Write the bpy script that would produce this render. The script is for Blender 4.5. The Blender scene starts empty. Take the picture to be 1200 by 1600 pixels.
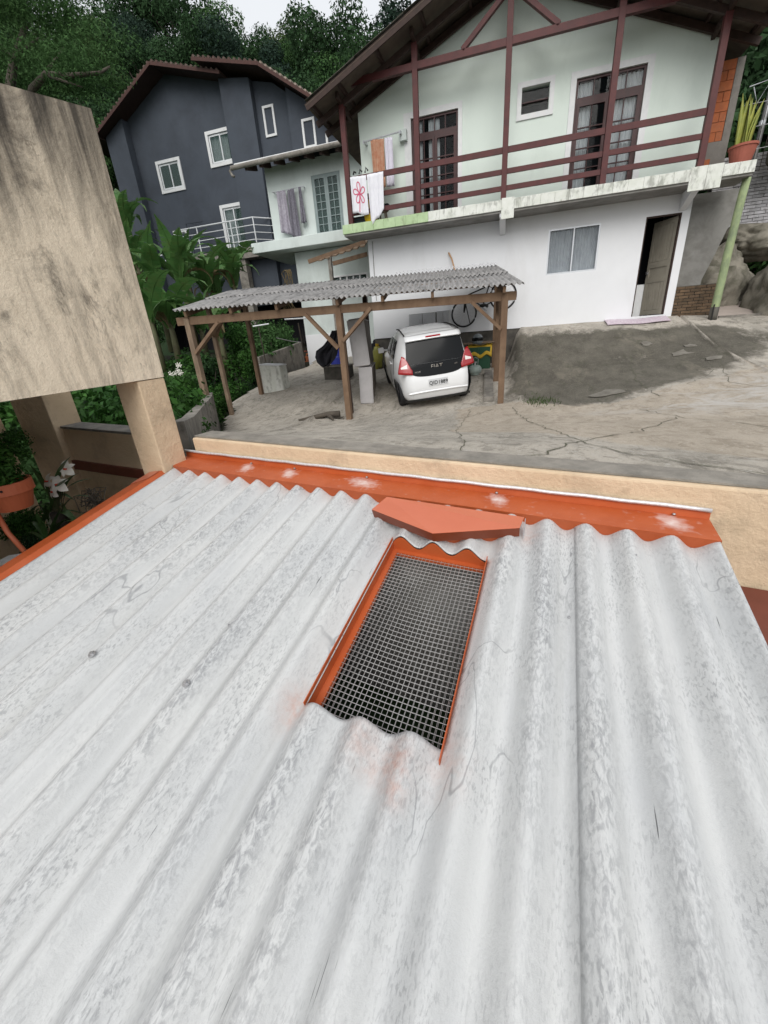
import bpy, bmesh, math, random
import numpy as np
from mathutils import Vector, Matrix
random.seed(7); RNG=np.random.default_rng(7)
C=bpy.context.scene; COL=C.collection
# ------------------------------------------------------------------ camera, sky, sun
NAD=np.array([110.,1450.,630.]); UPc=-NAD/np.linalg.norm(NAD)
Fc=np.array([2200.,115.,-630.]); Fc=Fc-UPc*(Fc@UPc); Xc=Fc/np.linalg.norm(Fc)
Yc=np.cross(UPc,Xc); Yc=Yc if Yc[2]>0 else -Yc
R=np.array([Xc,Yc,UPc])                       # camera (right, down, forward) -> world
cam=bpy.data.cameras.new('camera'); cam.sensor_fit='VERTICAL'; cam.sensor_height=36; cam.lens=36*630/1600
cam.clip_start=.05; cam.clip_end=1000
co=bpy.data.objects.new('camera',cam); COL.objects.link(co); C.camera=co
co.matrix_world=Matrix(((R[0,0],-R[0,1],-R[0,2],0),(R[1,0],-R[1,1],-R[1,2],0),(R[2,0],-R[2,1],-R[2,2],0),(0,0,0,1)))
SUN_EL,SUN_AZ=math.radians(40),math.radians(171)   # azimuth clockwise from +Y
w=bpy.data.worlds.new('World'); C.world=w; w.use_nodes=True
nt=w.node_tree; nt.nodes.clear()
sky=nt.nodes.new('ShaderNodeTexSky'); sky.sky_type='NISHITA'; sky.sun_disc=False
sky.sun_elevation=SUN_EL; sky.sun_rotation=SUN_AZ; sky.dust_density=6; sky.air_density=1.2; sky.ozone_density=1
hs=nt.nodes.new('ShaderNodeHueSaturation'); hs.inputs['Saturation'].default_value=.22; hs.inputs['Value'].default_value=1.0
bg=nt.nodes.new('ShaderNodeBackground'); bg.inputs['Strength'].default_value=.15
wo=nt.nodes.new('ShaderNodeOutputWorld')
ov=nt.nodes.new('ShaderNodeMix'); ov.data_type='RGBA'; ov.inputs['Factor'].default_value=.78; ov.inputs[7].default_value=(4.95,5.1,5.3,1)  # even overcast cloud layer
nt.links.new(sky.outputs[0],hs.inputs['Color']); nt.links.new(hs.outputs[0],ov.inputs[6]); nt.links.new(ov.outputs[2],bg.inputs[0]); nt.links.new(bg.outputs[0],wo.inputs[0])
sl=bpy.data.lights.new('sun','SUN'); sl.energy=1.25; sl.angle=math.radians(45); sl.color=(1,.97,.92)
so=bpy.data.objects.new('sun',sl); COL.objects.link(so)
sd=Vector((math.sin(SUN_AZ)*math.cos(SUN_EL),math.cos(SUN_AZ)*math.cos(SUN_EL),math.sin(SUN_EL)))
so.rotation_euler=sd.to_track_quat('Z','Y').to_euler()
C.view_settings.view_transform='Standard'; C.view_settings.look='None'; C.view_settings.exposure=.38; C.view_settings.gamma=1
C.view_settings.use_curve_mapping=False
C.cycles.max_bounces=6
# ------------------------------------------------------------------ helpers
def ray(px,py): return R@np.array([px-600.,py-800.,630.])
def at(px,py,Y):                              # the point that lies at depth Y
    r=ray(px,py); return r*Y/r[1]
def V3(p): return Vector((float(p[0]),float(p[1]),float(p[2])))
def wloc(o):
    l=Vector((0,0,0))
    while o: l=l+o.location; o=o.parent
    return l
class MB:
    def __init__(s): s.v=[]; s.f=[]
    def add(s,vs,fs):
        n=len(s.v); s.v+= [tuple(float(c) for c in p) for p in vs]; s.f+=[tuple(i+n for i in f) for f in fs]; return s
    def box(s,x0,x1,y0,y1,z0,z1):
        return s.add([(x0,y0,z0),(x1,y0,z0),(x1,y1,z0),(x0,y1,z0),(x0,y0,z1),(x1,y0,z1),(x1,y1,z1),(x0,y1,z1)],
          [(0,3,2,1),(4,5,6,7),(0,1,5,4),(1,2,6,5),(2,3,7,6),(3,0,4,7)])
    def beam(s,p,q,wd,h,up=(0,0,1),bev=0):
        p=V3(p);q=V3(q);d=(q-p).normalized();u=Vector(up)
        if abs(d.dot(u))>.98:u=Vector((0,1,0))
        a=d.cross(u).normalized();b=a.cross(d).normalized()
        a*=wd/2;b*=h/2
        return s.add([p-a-b,p+a-b,p+a+b,p-a+b,q-a-b,q+a-b,q+a+b,q-a+b],[(0,3,2,1),(4,5,6,7),(0,1,5,4),(1,2,6,5),(2,3,7,6),(3,0,4,7)])
    def tube(s,pts,r,n=8,r2=None,cap=True):
        pts=[V3(p) for p in pts];m=len(pts);vs=[];fs=[]
        for i,p in enumerate(pts):
            d=(pts[min(i+1,m-1)]-pts[max(i-1,0)]).normalized()
            u=Vector((0,0,1)) if abs(d.z)<.9 else Vector((1,0,0))
            a=d.cross(u).normalized();b=a.cross(d).normalized()
            rr=r if r2 is None else r+(r2-r)*i/(m-1)
            for k in range(n):
                t=2*math.pi*k/n; vs.append(p+a*rr*math.cos(t)+b*rr*math.sin(t))
        for i in range(m-1):
            for k in range(n):
                fs.append((i*n+k,i*n+(k+1)%n,(i+1)*n+(k+1)%n,(i+1)*n+k))
        if cap: fs.append(tuple(range(n-1,-1,-1))); fs.append(tuple((m-1)*n+k for k in range(n)))
        return s.add(vs,fs)
    def prism(s,poly,ext):                    # planar polygon extruded by vector ext
        n=len(poly);e=V3(ext);vs=[V3(p) for p in poly];vs+= [p+e for p in vs[:n]]
        fs=[tuple(range(n)),tuple(range(2*n-1,n-1,-1))]+[(i,i+n,(i+1)%n+n,(i+1)%n) for i in range(n)]
        return s.add(vs,fs)
    def lathe(s,prof,c=(0,0,0),n=20,close=True):
        vs=[];fs=[];m=len(prof)
        for r,z in prof:
            for k in range(n):
                t=2*math.pi*k/n; vs.append((c[0]+r*math.cos(t),c[1]+r*math.sin(t),c[2]+z))
        for i in range(m-1):
            for k in range(n): fs.append((i*n+k,i*n+(k+1)%n,(i+1)*n+(k+1)%n,(i+1)*n+k))
        if close: fs.append(tuple(range(n-1,-1,-1))); fs.append(tuple((m-1)*n+k for k in range(n)))
        return s.add(vs,fs)
    def quad(s,a,b,c,d): return s.add([a,b,c,d],[(0,1,2,3)])
    def grid(s,fn,nu,nv):
        vs=[fn(i/nu,j/nv) for j in range(nv+1) for i in range(nu+1)]
        fs=[(j*(nu+1)+i,j*(nu+1)+i+1,(j+1)*(nu+1)+i+1,(j+1)*(nu+1)+i) for j in range(nv) for i in range(nu)]
        return s.add(vs,fs)
    def build(s,name,mat,parent=None,local=False,smooth=False,bevel=0,solid=0,recalc=True):
        me=bpy.data.meshes.new(name)
        off=Vector((0,0,0)) if (local or parent is None) else wloc(parent)
        me.from_pydata([(x-off.x,y-off.y,z-off.z) for x,y,z in s.v],[],s.f)
        if recalc:
            bm=bmesh.new();bm.from_mesh(me);bmesh.ops.recalc_face_normals(bm,faces=bm.faces);bm.to_mesh(me);bm.free()
        if smooth:
            me.polygons.foreach_set('use_smooth',[True]*len(me.polygons))
        me.materials.append(mat)
        o=bpy.data.objects.new(name,me); COL.objects.link(o)
        if parent: o.parent=parent
        if bevel:
            b=o.modifiers.new('bevel','BEVEL');b.width=bevel;b.segments=2;b.limit_method='ANGLE'
        if solid:
            b=o.modifiers.new('solid','SOLIDIFY');b.thickness=solid;b.offset=0
        return o
def tag(o,label,cat,group=None):
    o['label']=label;o['category']=cat
    if group:o['group']=group
    return o
def thing(name,label,cat,loc=(0,0,0),group=None,rot=None):
    o=bpy.data.objects.new(name,None);COL.objects.link(o);o.location=V3(loc);o.empty_display_size=.1
    if rot is not None:o.rotation_euler=rot
    return tag(o,label,cat,group)
def struct(o): o['kind']='structure'; return o
def stuff(o): o['kind']='stuff'; return o
def copy_tree(o,parent=None):
    c=o.copy();COL.objects.link(c)
    if parent: c.parent=parent
    for ch in list(o.children): copy_tree(ch,c)
    return c
def text_mesh(txt,size,ext=.002):
    cu=bpy.data.curves.new('txt','FONT');cu.body=txt;cu.size=size;cu.extrude=ext;cu.align_x='CENTER';cu.align_y='CENTER';cu.resolution_u=2
    o=bpy.data.objects.new('txt',cu);COL.objects.link(o);bpy.context.view_layer.update()
    me=bpy.data.meshes.new_from_object(o.evaluated_get(bpy.context.evaluated_depsgraph_get()))
    bpy.data.objects.remove(o);bpy.data.curves.remove(cu);return me
# ------------------------------------------------------------------ materials
def M(name,c1,c2=None,scale=3,rough=.7,bump=0,bscale=40,dirt=None,damt=.5,dscale=1.5,streak=None,metal=0,detail=6,spec=.4,coat=0,rand=0,thr=(.45,.7),dist=0,trans=0):
    m=bpy.data.materials.new(name);m.use_nodes=True;n=m.node_tree;N=n.nodes;L=n.links;b=N['Principled BSDF']
    b.inputs['Roughness'].default_value=rough;b.inputs['Metallic'].default_value=metal;b.inputs['Specular IOR Level'].default_value=spec
    b.inputs['Coat Weight'].default_value=coat
    tc=N.new('ShaderNodeTexCoord')
    def noise(sc,det=6,st=None,rg=.6,ds=0):
        mp=N.new('ShaderNodeMapping');L.new(tc.outputs['Object'],mp.inputs[0])
        if st: mp.inputs['Scale'].default_value=st
        t=N.new('ShaderNodeTexNoise');t.inputs['Scale'].default_value=sc;t.inputs['Detail'].default_value=det;t.inputs['Roughness'].default_value=rg;t.inputs['Distortion'].default_value=ds
        L.new(mp.outputs[0],t.inputs['Vector']);return t.outputs['Fac']
    def ramp(f,a,bb):
        r=N.new('ShaderNodeMapRange');r.inputs[1].default_value=a;r.inputs[2].default_value=bb;r.clamp=True;L.new(f,r.inputs[0]);return r.outputs[0]
    def mix(f,ca,cb):
        x=N.new('ShaderNodeMix');x.data_type='RGBA';L.new(f,x.inputs['Factor'])
        for inp,c in ((6,ca),(7,cb)):
            if isinstance(c,tuple): x.inputs[inp].default_value=(*c,1)
            else: L.new(c,x.inputs[inp])
        return x.outputs[2]
    col=c1
    if c2: col=mix(ramp(noise(scale,detail,ds=dist),.35,.65),c1,c2)
    if rand:
        g=N.new('ShaderNodeNewGeometry');hv=N.new('ShaderNodeHueSaturation')
        r=N.new('ShaderNodeMapRange');r.inputs[3].default_value=1-rand;r.inputs[4].default_value=1+rand;L.new(g.outputs['Random Per Island'],r.inputs[0]);L.new(r.outputs[0],hv.inputs['Value'])
        if isinstance(col,tuple): hv.inputs['Color'].default_value=(*col,1)
        else: L.new(col,hv.inputs['Color'])
        col=hv.outputs[0]
    if dirt:
        f=ramp(noise(dscale,8,streak,.65,.3),*thr)
        mu=N.new('ShaderNodeMath');mu.operation='MULTIPLY';mu.inputs[1].default_value=damt;L.new(f,mu.inputs[0])
        col=mix(mu.outputs[0],col,dirt)
    if isinstance(col,tuple): b.inputs['Base Color'].default_value=(*col,1)
    else: L.new(col,b.inputs['Base Color'])
    if bump:
        bp=N.new('ShaderNodeBump');bp.inputs['Strength'].default_value=bump;bp.inputs['Distance'].default_value=.02
        L.new(noise(bscale,6,None,.7),bp.inputs['Height']);L.new(bp.outputs[0],b.inputs['Normal'])
    if trans:
        tr=N.new('ShaderNodeBsdfTranslucent');ms=N.new('ShaderNodeMixShader');ms.inputs[0].default_value=trans
        if isinstance(col,tuple): tr.inputs[0].default_value=(*col,1)
        else: L.new(col,tr.inputs[0])
        L.new(b.outputs[0],ms.inputs[1]);L.new(tr.outputs[0],ms.inputs[2]);L.new(ms.outputs[0],N['Material Output'].inputs[0])
    return m
def glass(name,tint,alpha,rough=.03):
    m=bpy.data.materials.new(name);m.use_nodes=True;n=m.node_tree;N=n.nodes;b=N['Principled BSDF']
    b.inputs['Base Color'].default_value=(*tint,1);b.inputs['Roughness'].default_value=rough;b.inputs['Specular IOR Level'].default_value=.6
    t=N.new('ShaderNodeBsdfTransparent');t.inputs[0].default_value=(.95,.97,.97,1);ms=N.new('ShaderNodeMixShader');ms.inputs[0].default_value=alpha
    n.links.new(t.outputs[0],ms.inputs[1]);n.links.new(b.outputs[0],ms.inputs[2]);n.links.new(ms.outputs[0],N['Material Output'].inputs[0]);return m
MAT=dict(
 orange=M('orange_metal',(.46,.098,.027),(.40,.080,.022),4,.48,.06,30,spec=.3,dirt=(.55,.17,.09),damt=.25,dscale=3),
 lip=M('shaded_orange_metal',(.19,.040,.014),(.165,.035,.012),4,.4),  # orange metal darkened: shade of the downward-facing lip is in the colour
 orange_sheen=M('sheen_orange_metal',(.60,.170,.092),(.56,.150,.08),3,.3,.02,20,spec=.5),  # orange metal with the pink sky reflection mixed into its colour
 silver=M('foil',(.75,.75,.77),(.6,.6,.62),60,.35,.2,200,metal=.4),
 beige=M('beige_plaster',(.68,.53,.37),(.60,.46,.31),3,.9,.6,24,dirt=(.20,.15,.10),damt=.5,dscale=4,thr=(.52,.75)),
 beige_dirty_old=M('stained_plaster',(.70,.57,.42),(.58,.47,.35),3.2,.95,.45,50,dirt=(.085,.072,.06),damt=.9,dscale=3.0,streak=(1,1.6,.42),thr=(.47,.64)),
 beige_top2=M('concrete_coping',(.30,.275,.24),(.22,.205,.18),7,.95,.5,40,dirt=(.12,.11,.095),damt=.7,dscale=5),
 beige_top=M('weathered_coping',(.16,.15,.14),(.24,.22,.19),6,.95,.5,40,dirt=(.06,.06,.055),damt=.7,dscale=5),
 white_wall=M('white_paint',(.72,.73,.75),(.69,.70,.72),1.5,.85,.08,80,dirt=(.45,.44,.42),damt=.35,dscale=1.2,streak=(1,1,.35),thr=(.55,.85)),
 mint=M('mint_paint',(.67,.745,.69),(.64,.715,.66),1.2,.85,.08,80,dirt=(.36,.42,.37),damt=.4,dscale=1,streak=(1,1,.5),thr=(.55,.85)),
 white=M('white_trim',(.72,.73,.73),(.66,.67,.68),8,.6,.05,60),
 maroon=M('maroon_wood',(.088,.018,.017),(.062,.013,.013),6,.55,.15,60),
 darkwood=M('dark_wood',(.045,.024,.018),(.03,.016,.012),10,.7,.2,50),
 doorwood=M('dark_red_wood',(.05,.012,.012),(.035,.009,.009),10,.45,.1,60),
 slabedge=M('mossy_white',(.72,.73,.69),(.62,.64,.58),5,.9,.3,60,dirt=(.12,.125,.10),damt=.55,dscale=7,streak=(1,1,.45),thr=(.5,.64)),
 slabgreen=M('mossy_green',(.46,.58,.36),(.36,.48,.27),4,.9,.3,60,dirt=(.12,.14,.08),damt=.6,dscale=6,streak=(1,1,.5),thr=(.55,.75)),
 roofunder=M('old_roof_underside',(.13,.105,.08),(.10,.08,.065),3,.95,.2,40,dirt=(.05,.04,.035),damt=.5,dscale=3),
 rooftop=M('mossy_roof',(.16,.145,.125),(.10,.095,.08),5,.95,.4,40,dirt=(.05,.055,.035),damt=.6,dscale=6),
 carroof=M('aged_fibre_cement',(.33,.322,.318),(.25,.243,.238),4,.9,.2,60,dirt=(.06,.06,.062),damt=.7,dscale=6,streak=(1.6,.35,1),thr=(.5,.68)),
 timber=M('timber',(.19,.122,.075),(.14,.087,.053),5,.8,.25,60,dirt=(.09,.05,.03),damt=.5,dscale=8,streak=(1,1,.3)),
 timber_grey=M('weathered_timber',(.26,.19,.13),(.19,.135,.09),5,.85,.3,60,dirt=(.08,.055,.04),damt=.6,dscale=7,streak=(1,1,.3)),
 navy=M('slate_paint',(.064,.076,.096),(.058,.069,.088),1.2,.85,.05,80,dirt=(.033,.037,.048),damt=.5,dscale=.8),
 tile=M('clay_tile',(.085,.048,.038),(.06,.036,.03),6,.85,.2,40,dirt=(.30,.26,.22),damt=.4,dscale=6),
 fascia=M('red_brown_fascia',(.07,.027,.02),(.05,.02,.016),6,.7,.1,40),
 mintwhite=M('pale_mint_wall',(.60,.66,.64),(.55,.61,.59),1.3,.85,.08,80,dirt=(.35,.38,.36),damt=.5,dscale=1.3,streak=(1,1,.4)),
 greydoor=M('grey_green_door',(.24,.29,.29),(.20,.25,.25),6,.5,.05,50),
 concrete=M('old_concrete',(.27,.25,.22),(.19,.175,.155),3,.95,.4,40,dirt=(.06,.056,.048),damt=.8,dscale=4),
 darkconcrete=M('damp_concrete',(.12,.11,.095),(.08,.074,.065),3,.95,.4,40,dirt=(.03,.029,.026),damt=.7,dscale=3),
 greywall=M('grey_render',(.26,.255,.24),(.22,.215,.20),2,.95,.3,50,dirt=(.10,.09,.08),damt=.6,dscale=2.5),
 steel=M('galvanised_steel',(.5,.5,.51),(.4,.4,.41),20,.4,.05,80,metal=.7),
 wire=M('mesh_wire',(.52,.51,.50),None,rough=.4,metal=.6),
 white_metal=M('white_rail',(.7,.72,.74),None,rough=.4),
 void=M('painted_shade',(.018,.018,.02),None,rough=.9,spec=.1),  # near-black colour stands in for shade inside rooms and hollows
 glass=glass('window_glass',(.02,.025,.028),.13), 
 glassg=glass('green_window_glass',(.07,.12,.11),.35),
 curtain=M('sheer_curtain',(.80,.81,.83),(.70,.71,.74),6,.9,trans=.1),
 curtain_grey=M('grey_curtain',(.62,.63,.68),(.50,.51,.56),5,.9,trans=.1),
 brick=M('orange_brick',(.42,.13,.05),(.35,.10,.04),9,.9,.3,60,rand=.2,dirt=(.22,.12,.08),damt=.4,dscale=6),
 brownbrick=M('brown_brick',(.13,.085,.05),(.09,.06,.038),6,.9,.4,50,rand=.25,dirt=(.05,.045,.03),damt=.6,dscale=4),
 brickmortar=M('brick_mortar',(.30,.17,.11),(.24,.14,.09),6,.95,.4,50),
 mortar=M('mortar',(.24,.22,.20),(.18,.165,.15),6,.95,.4,50),
 whitebrick=M('whitewashed_brick',(.52,.51,.53),(.42,.41,.42),4,.9,.4,40,rand=.15,dirt=(.10,.095,.08),damt=.8,dscale=3),
 rock=M('mossy_rock',(.24,.22,.18),(.15,.138,.112),2.5,.95,1.0,9,dirt=(.045,.045,.026),damt=.85,dscale=3),
 greenpole=M('green_pole',(.31,.37,.19),(.24,.30,.17),5,.8,.3,50,dirt=(.10,.12,.09),damt=.7,dscale=4,streak=(1,1,.5)),
 plastic_o=M('orange_plastic',(.46,.12,.055),(.42,.11,.05),5,.5,.05,40),
 terracotta=M('terracotta',(.36,.11,.075),(.30,.09,.06),6,.75,.1,40),
 leaf_dark=M('dark_leaves',(0.0263,0.0591,0.0246),(0.0394,0.0811,0.0328),.5,.8,rand=.45,spec=.12,trans=.25),
 leaf_mid=M('green_leaves',(0.0440,0.1002,0.0328),(0.0660,0.1307,0.0444),.5,.8,rand=.45,spec=.12,trans=.25),
 leaf_blue=M('blue_green_leaves',(0.0221,0.0440,0.0309),(0.0334,0.0595,0.0404),.5,.8,rand=.4,spec=.12,trans=.2),
 leaf_olive=M('olive_leaves',(0.0698,0.1015,0.0381),(0.0541,0.0904,0.0331),.5,.8,rand=.4,spec=.12,trans=.25),
 leaf_hedge=M('hedge_leaves',(.028,.085,.018),(.05,.12,.024),1.2,.5,rand=.5,spec=.12,trans=.25),
 leaf_bright=M('bright_leaves',(.10,.20,.03),(.07,.16,.03),2,.5,rand=.3,spec=.35,trans=.3),
 banana=M('banana_leaf',(.065,.165,.045),(.10,.21,.06),2,.4,.1,30,spec=.4,trans=.3,dirt=(.16,.15,.05),damt=.35,dscale=3),
 bananadry=M('dry_banana_leaf',(.17,.125,.06),(.11,.085,.045),5,.8,.1,30,trans=.2),
 stem=M('banana_stem',(.10,.11,.05),(.07,.06,.035),6,.7,.2,40),
 bark=M('bark',(.10,.085,.068),(.07,.058,.047),8,.95,.6,30),
 darkbark=M('dark_bark',(.045,.038,.03),(.035,.028,.022),8,.95,.5,30),
 snake=M('snake_plant',(.36,.36,.07),(.24,.29,.06),8,.5,trans=.15),
 petal=M('white_petals',(.8,.78,.72),(.74,.72,.65),20,.6,trans=.2),
 redbit=M('red_flower_heart',(.45,.05,.02),None,rough=.6),
 orchidleaf=M('orchid_leaf',(.04,.09,.025),(.06,.12,.035),5,.4,spec=.5,trans=.15),
 soil=M('soil',(.035,.028,.02),(.022,.022,.012),3,1,.6,20,dirt=(.02,.045,.012),damt=.7,dscale=4),
 hill=M('undergrowth',(.012,.03,.010),(.02,.04,.012),.3,1,.8,3),
 rubber=M('tyre_rubber',(.018,.018,.019),None,rough=.8),
 carwhite=M('car_paint',(.74,.75,.76),None,rough=.22,coat=.6,spec=.5),
 carblack=M('black_gloss',(.006,.007,.008),None,rough=.12,spec=.16),
 carplastic=M('black_trim',(.02,.02,.02),None,rough=.5),
 redlens=M('red_lens',(.35,.008,.012),(.25,.006,.01),30,.15,spec=.6,coat=.5),
 clearlens=M('clear_lens',(.7,.66,.64),None,rough=.2),
 chrome=M('chrome',(.75,.75,.76),None,rough=.2,metal=.9),
 plate=M('licence_plate',(.55,.56,.57),None,rough=.4),
 black=M('black_ink',(.015,.015,.015),None,rough=.5),
 mattress=M('grey_mattress',(.47,.455,.46),(.40,.39,.39),4,.9,.15,60),
 mattress_side=M('brown_mattress_side',(.22,.19,.165),(.18,.155,.135),4,.9,.2,60),
 blackcloth=M('black_cloth',(.014,.014,.017),None,rough=.95,spec=.1),
 bluep=M('blue_plastic',(.02,.03,.22),None,rough=.4),
 greenp=M('dark_green_cabinet',(.015,.07,.035),None,rough=.5),
 yellow=M('yellow_tarp',(.55,.36,.03),(.45,.28,.02),6,.7,.1,20),
 yellowp=M('yellow_plastic',(.6,.42,.015),None,rough=.4),
 gas=M('grey_green_paint',(.30,.36,.33),None,rough=.45),
 helmet=M('helmet_shell',(.16,.18,.19),None,rough=.25),
 cabinet=M('grey_white_cabinet',(.55,.56,.58),(.50,.51,.53),3,.6),
 towel_o=M('orange_towel',(.40,.17,.10),(.47,.28,.19),14,.95,.3,90),
 towel_w=M('white_towel',(.75,.75,.79),(.70,.70,.75),9,.95,.3,90),
 towel_p=M('pale_towel',(.66,.64,.72),(.60,.58,.66),9,.95,.3,90),
 pink=M('pink_print',(.55,.10,.18),None,rough=.95),
 clothgrey=M('grey_clothes',(.22,.21,.25),(.13,.125,.15),16,.95,.2,60),
 clothlilac=M('lilac_clothes',(.40,.38,.43),(.28,.26,.31),16,.95,.2,60),
 rug=M('floral_rug',(.46,.34,.42),(.60,.55,.58),22,.95,.3,60),
 doorcream=M('cream_door',(.36,.33,.27),(.31,.285,.23),5,.6,.1,50),
 alu=M('aluminium',(.55,.57,.60),None,rough=.35,metal=.3),
 brownmetal=M('brown_metal',(.16,.045,.028),(.13,.036,.022),6,.5,.05,30),
 bamboo=M('bamboo_stick',(.40,.24,.13),None,rough=.7),
 path=M('pinkish_path',(.40,.34,.30),(.34,.29,.255),3,.9,.2,40),
)
def panel_mat():
    m=MAT['beige_dirty_old'].copy();m.name='streaked_plaster';n=m.node_tree;N=n.nodes;L=n.links;b=N['Principled BSDF']
    tc=N.new('ShaderNodeTexCoord')
    def noise(st,det=8,rg=.65,ds=.2):
        mp=N.new('ShaderNodeMapping');mp.inputs['Scale'].default_value=st;L.new(tc.outputs['Object'],mp.inputs[0])
        t=N.new('ShaderNodeTexNoise');t.inputs['Scale'].default_value=1;t.inputs['Detail'].default_value=det;t.inputs['Roughness'].default_value=rg;t.inputs['Distortion'].default_value=ds;L.new(mp.outputs[0],t.inputs['Vector']);return t.outputs['Fac']
    def rng(f,a,c,o0=0,o1=1):
        r=N.new('ShaderNodeMapRange');r.inputs[1].default_value=a;r.inputs[2].default_value=c;r.inputs[3].default_value=o0;r.inputs[4].default_value=o1;L.new(f,r.inputs[0]);return r.outputs[0]
    def mth(op,a,c):
        x=N.new('ShaderNodeMath');x.operation=op;x.use_clamp=(op=='ADD')
        for i,v in enumerate((a,c)):
            if isinstance(v,(int,float)): x.inputs[i].default_value=v
            else: L.new(v,x.inputs[i])
        return x.outputs[0]
    def mix(f,ca,cb):
        x=N.new('ShaderNodeMix');x.data_type='RGBA';L.new(f,x.inputs['Factor'])
        for i,c in ((6,ca),(7,cb)):
            if isinstance(c,tuple): x.inputs[i].default_value=(*c,1)
            else: L.new(c,x.inputs[i])
        return x.outputs[2]
    at_=N.new('ShaderNodeAttribute');at_.attribute_name='runoff'
    col=mix(rng(noise((3,3,3)),.35,.65),(.86,.745,.59),(.76,.655,.51))
    col=mix(rng(noise((14,14,9)),.5,.68,0,.5),col,(.50,.42,.32))
    f=mth('ADD',mth('MULTIPLY',at_.outputs['Fac'],.24),noise((5.5,5.5,.75),9,.66,.3))
    col=mix(rng(f,.50,.80,0,.95),col,(.055,.048,.040))
    blot=mth('MULTIPLY',rng(noise((2.8,2.8,1.2),9,.76,.9),.50,.64),rng(noise((11,11,3),8,.75),.34,.58))
    col=mix(mth('MULTIPLY',blot,.85),col,(.065,.057,.048))
    hair=rng(mth('ABSOLUTE',mth('SUBTRACT',noise((3.2,3.2,1.1),5,.6,.6),.5),0),.006,.002)
    col=mix(mth('MULTIPLY',mth('MULTIPLY',hair,rng(noise((1.7,1.7,1.7),3),.55,.62)),.45),col,(.16,.13,.10))
    L.new(col,b.inputs['Base Color']);return m
MAT['beige_dirty']=panel_mat()
# roof sheet paint: UV = metres across / along the sheet; attribute 'crest' 0..1, 'spray' = orange overspray
def roof_mat():
    m=bpy.data.materials.new('scuffed_white_roof_paint');m.use_nodes=True;n=m.node_tree;N=n.nodes;L=n.links;b=N['Principled BSDF']
    b.inputs['Roughness'].default_value=.5;b.inputs['Specular IOR Level'].default_value=.4
    uv=N.new('ShaderNodeUVMap')
    def noise(sx,sy,det=6,rg=.6,ds=0,off=0):
        mp=N.new('ShaderNodeMapping');mp.inputs['Scale'].default_value=(sx,sy,1);mp.inputs['Location'].default_value=(off,off*.7,0);L.new(uv.outputs[0],mp.inputs[0])
        t=N.new('ShaderNodeTexNoise');t.inputs['Scale'].default_value=1;t.inputs['Detail'].default_value=det;t.inputs['Roughness'].default_value=rg;t.inputs['Distortion'].default_value=ds
        L.new(mp.outputs[0],t.inputs['Vector']);return t.outputs['Fac']
    def rng(f,a,c,o0=0,o1=1):
        r=N.new('ShaderNodeMapRange');r.inputs[1].default_value=a;r.inputs[2].default_value=c;r.inputs[3].default_value=o0;r.inputs[4].default_value=o1;L.new(f,r.inputs[0]);return r.outputs[0]
    def mth(op,a,c):
        x=N.new('ShaderNodeMath');x.operation=op
        for i,v in enumerate((a,c)):
            if isinstance(v,(int,float)): x.inputs[i].default_value=v
            else: L.new(v,x.inputs[i])
        return x.outputs[0]
    def mix(f,ca,cb):
        x=N.new('ShaderNodeMix');x.data_type='RGBA';L.new(f,x.inputs['Factor'])
        for i,c in ((6,ca),(7,cb)):
            if isinstance(c,tuple): x.inputs[i].default_value=(*c,1)
            else: L.new(c,x.inputs[i])
        return x.outputs[2]
    cr=N.new('ShaderNodeAttribute');cr.attribute_name='crest'
    sp=N.new('ShaderNodeAttribute');sp.attribute_name='spray'
    col=mix(rng(noise(3,1.2,4),.35,.65),(.57,.575,.57),(.505,.515,.52))
    # grey water runs and dust lying in the valleys
    col=mix(mth('MULTIPLY',rng(noise(16,.55,5,.6,0,3),.48,.72),rng(cr.outputs['Fac'],.0,.6,.55,.12)),col,(.36,.365,.355))
    # rubbed, dabbed smudges, mostly along the crests, in patches
    pat=rng(noise(3.0,1.0,5,.6,0,9),.40,.64)
    smu=mth('MULTIPLY',rng(noise(78,30,6,.66,.9,1),.44,.60),pat)
    smu=mth('MULTIPLY',smu,rng(cr.outputs['Fac'],.3,.85,.15,1))
    col=mix(mth('MULTIPLY',smu,.8),col,(.25,.255,.265))
    smu2=mth('MULTIPLY',rng(noise(150,46,4,.6,.6,21),.50,.62),rng(noise(5,2.2,4,.6,0,33),.42,.64))
    col=mix(mth('MULTIPLY',smu2,.6),col,(.23,.235,.245))
    big=mth('MULTIPLY',rng(noise(13,4.5,7,.72,.5,71),.58,.70),rng(noise(40,16,5,.7,.8,17),.35,.62))
    col=mix(mth('MULTIPLY',big,.5),col,(.29,.29,.30))
    # dark scrapes
    scr=mth('MULTIPLY',rng(noise(110,3.0,2,.5,.1,5),.71,.73),rng(noise(7,3,3,.5,0,13),.55,.6))
    col=mix(mth('MULTIPLY',scr,.85),col,(.07,.07,.075))
    crk=mth('MULTIPLY',rng(mth('ABSOLUTE',mth('SUBTRACT',noise(6,2.0,3,.5,.5,41),.5),0),.010,.003),rng(noise(2.4,1.0,2,.5,0,55),.56,.62))
    col=mix(mth('MULTIPLY',crk,.6),col,(.22,.225,.235))
    # fine specks
    spk=rng(noise(190,150,2,.5,0,2),.72,.76)
    col=mix(mth('MULTIPLY',spk,.45),col,(.3,.3,.3))
    spf=mth('MULTIPLY',sp.outputs['Fac'],rng(noise(30,30,5),.3,.62))
    col=mix(spf,col,(.50,.17,.08))
    L.new(col,b.inputs['Base Color'])
    bp=N.new('ShaderNodeBump');bp.inputs['Strength'].default_value=.4;bp.inputs['Distance'].default_value=.005
    L.new(noise(150,110,6,.75),bp.inputs['Height']);L.new(bp.outputs[0],b.inputs['Normal']);return m
MAT['roofsheet']=roof_mat()
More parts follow.
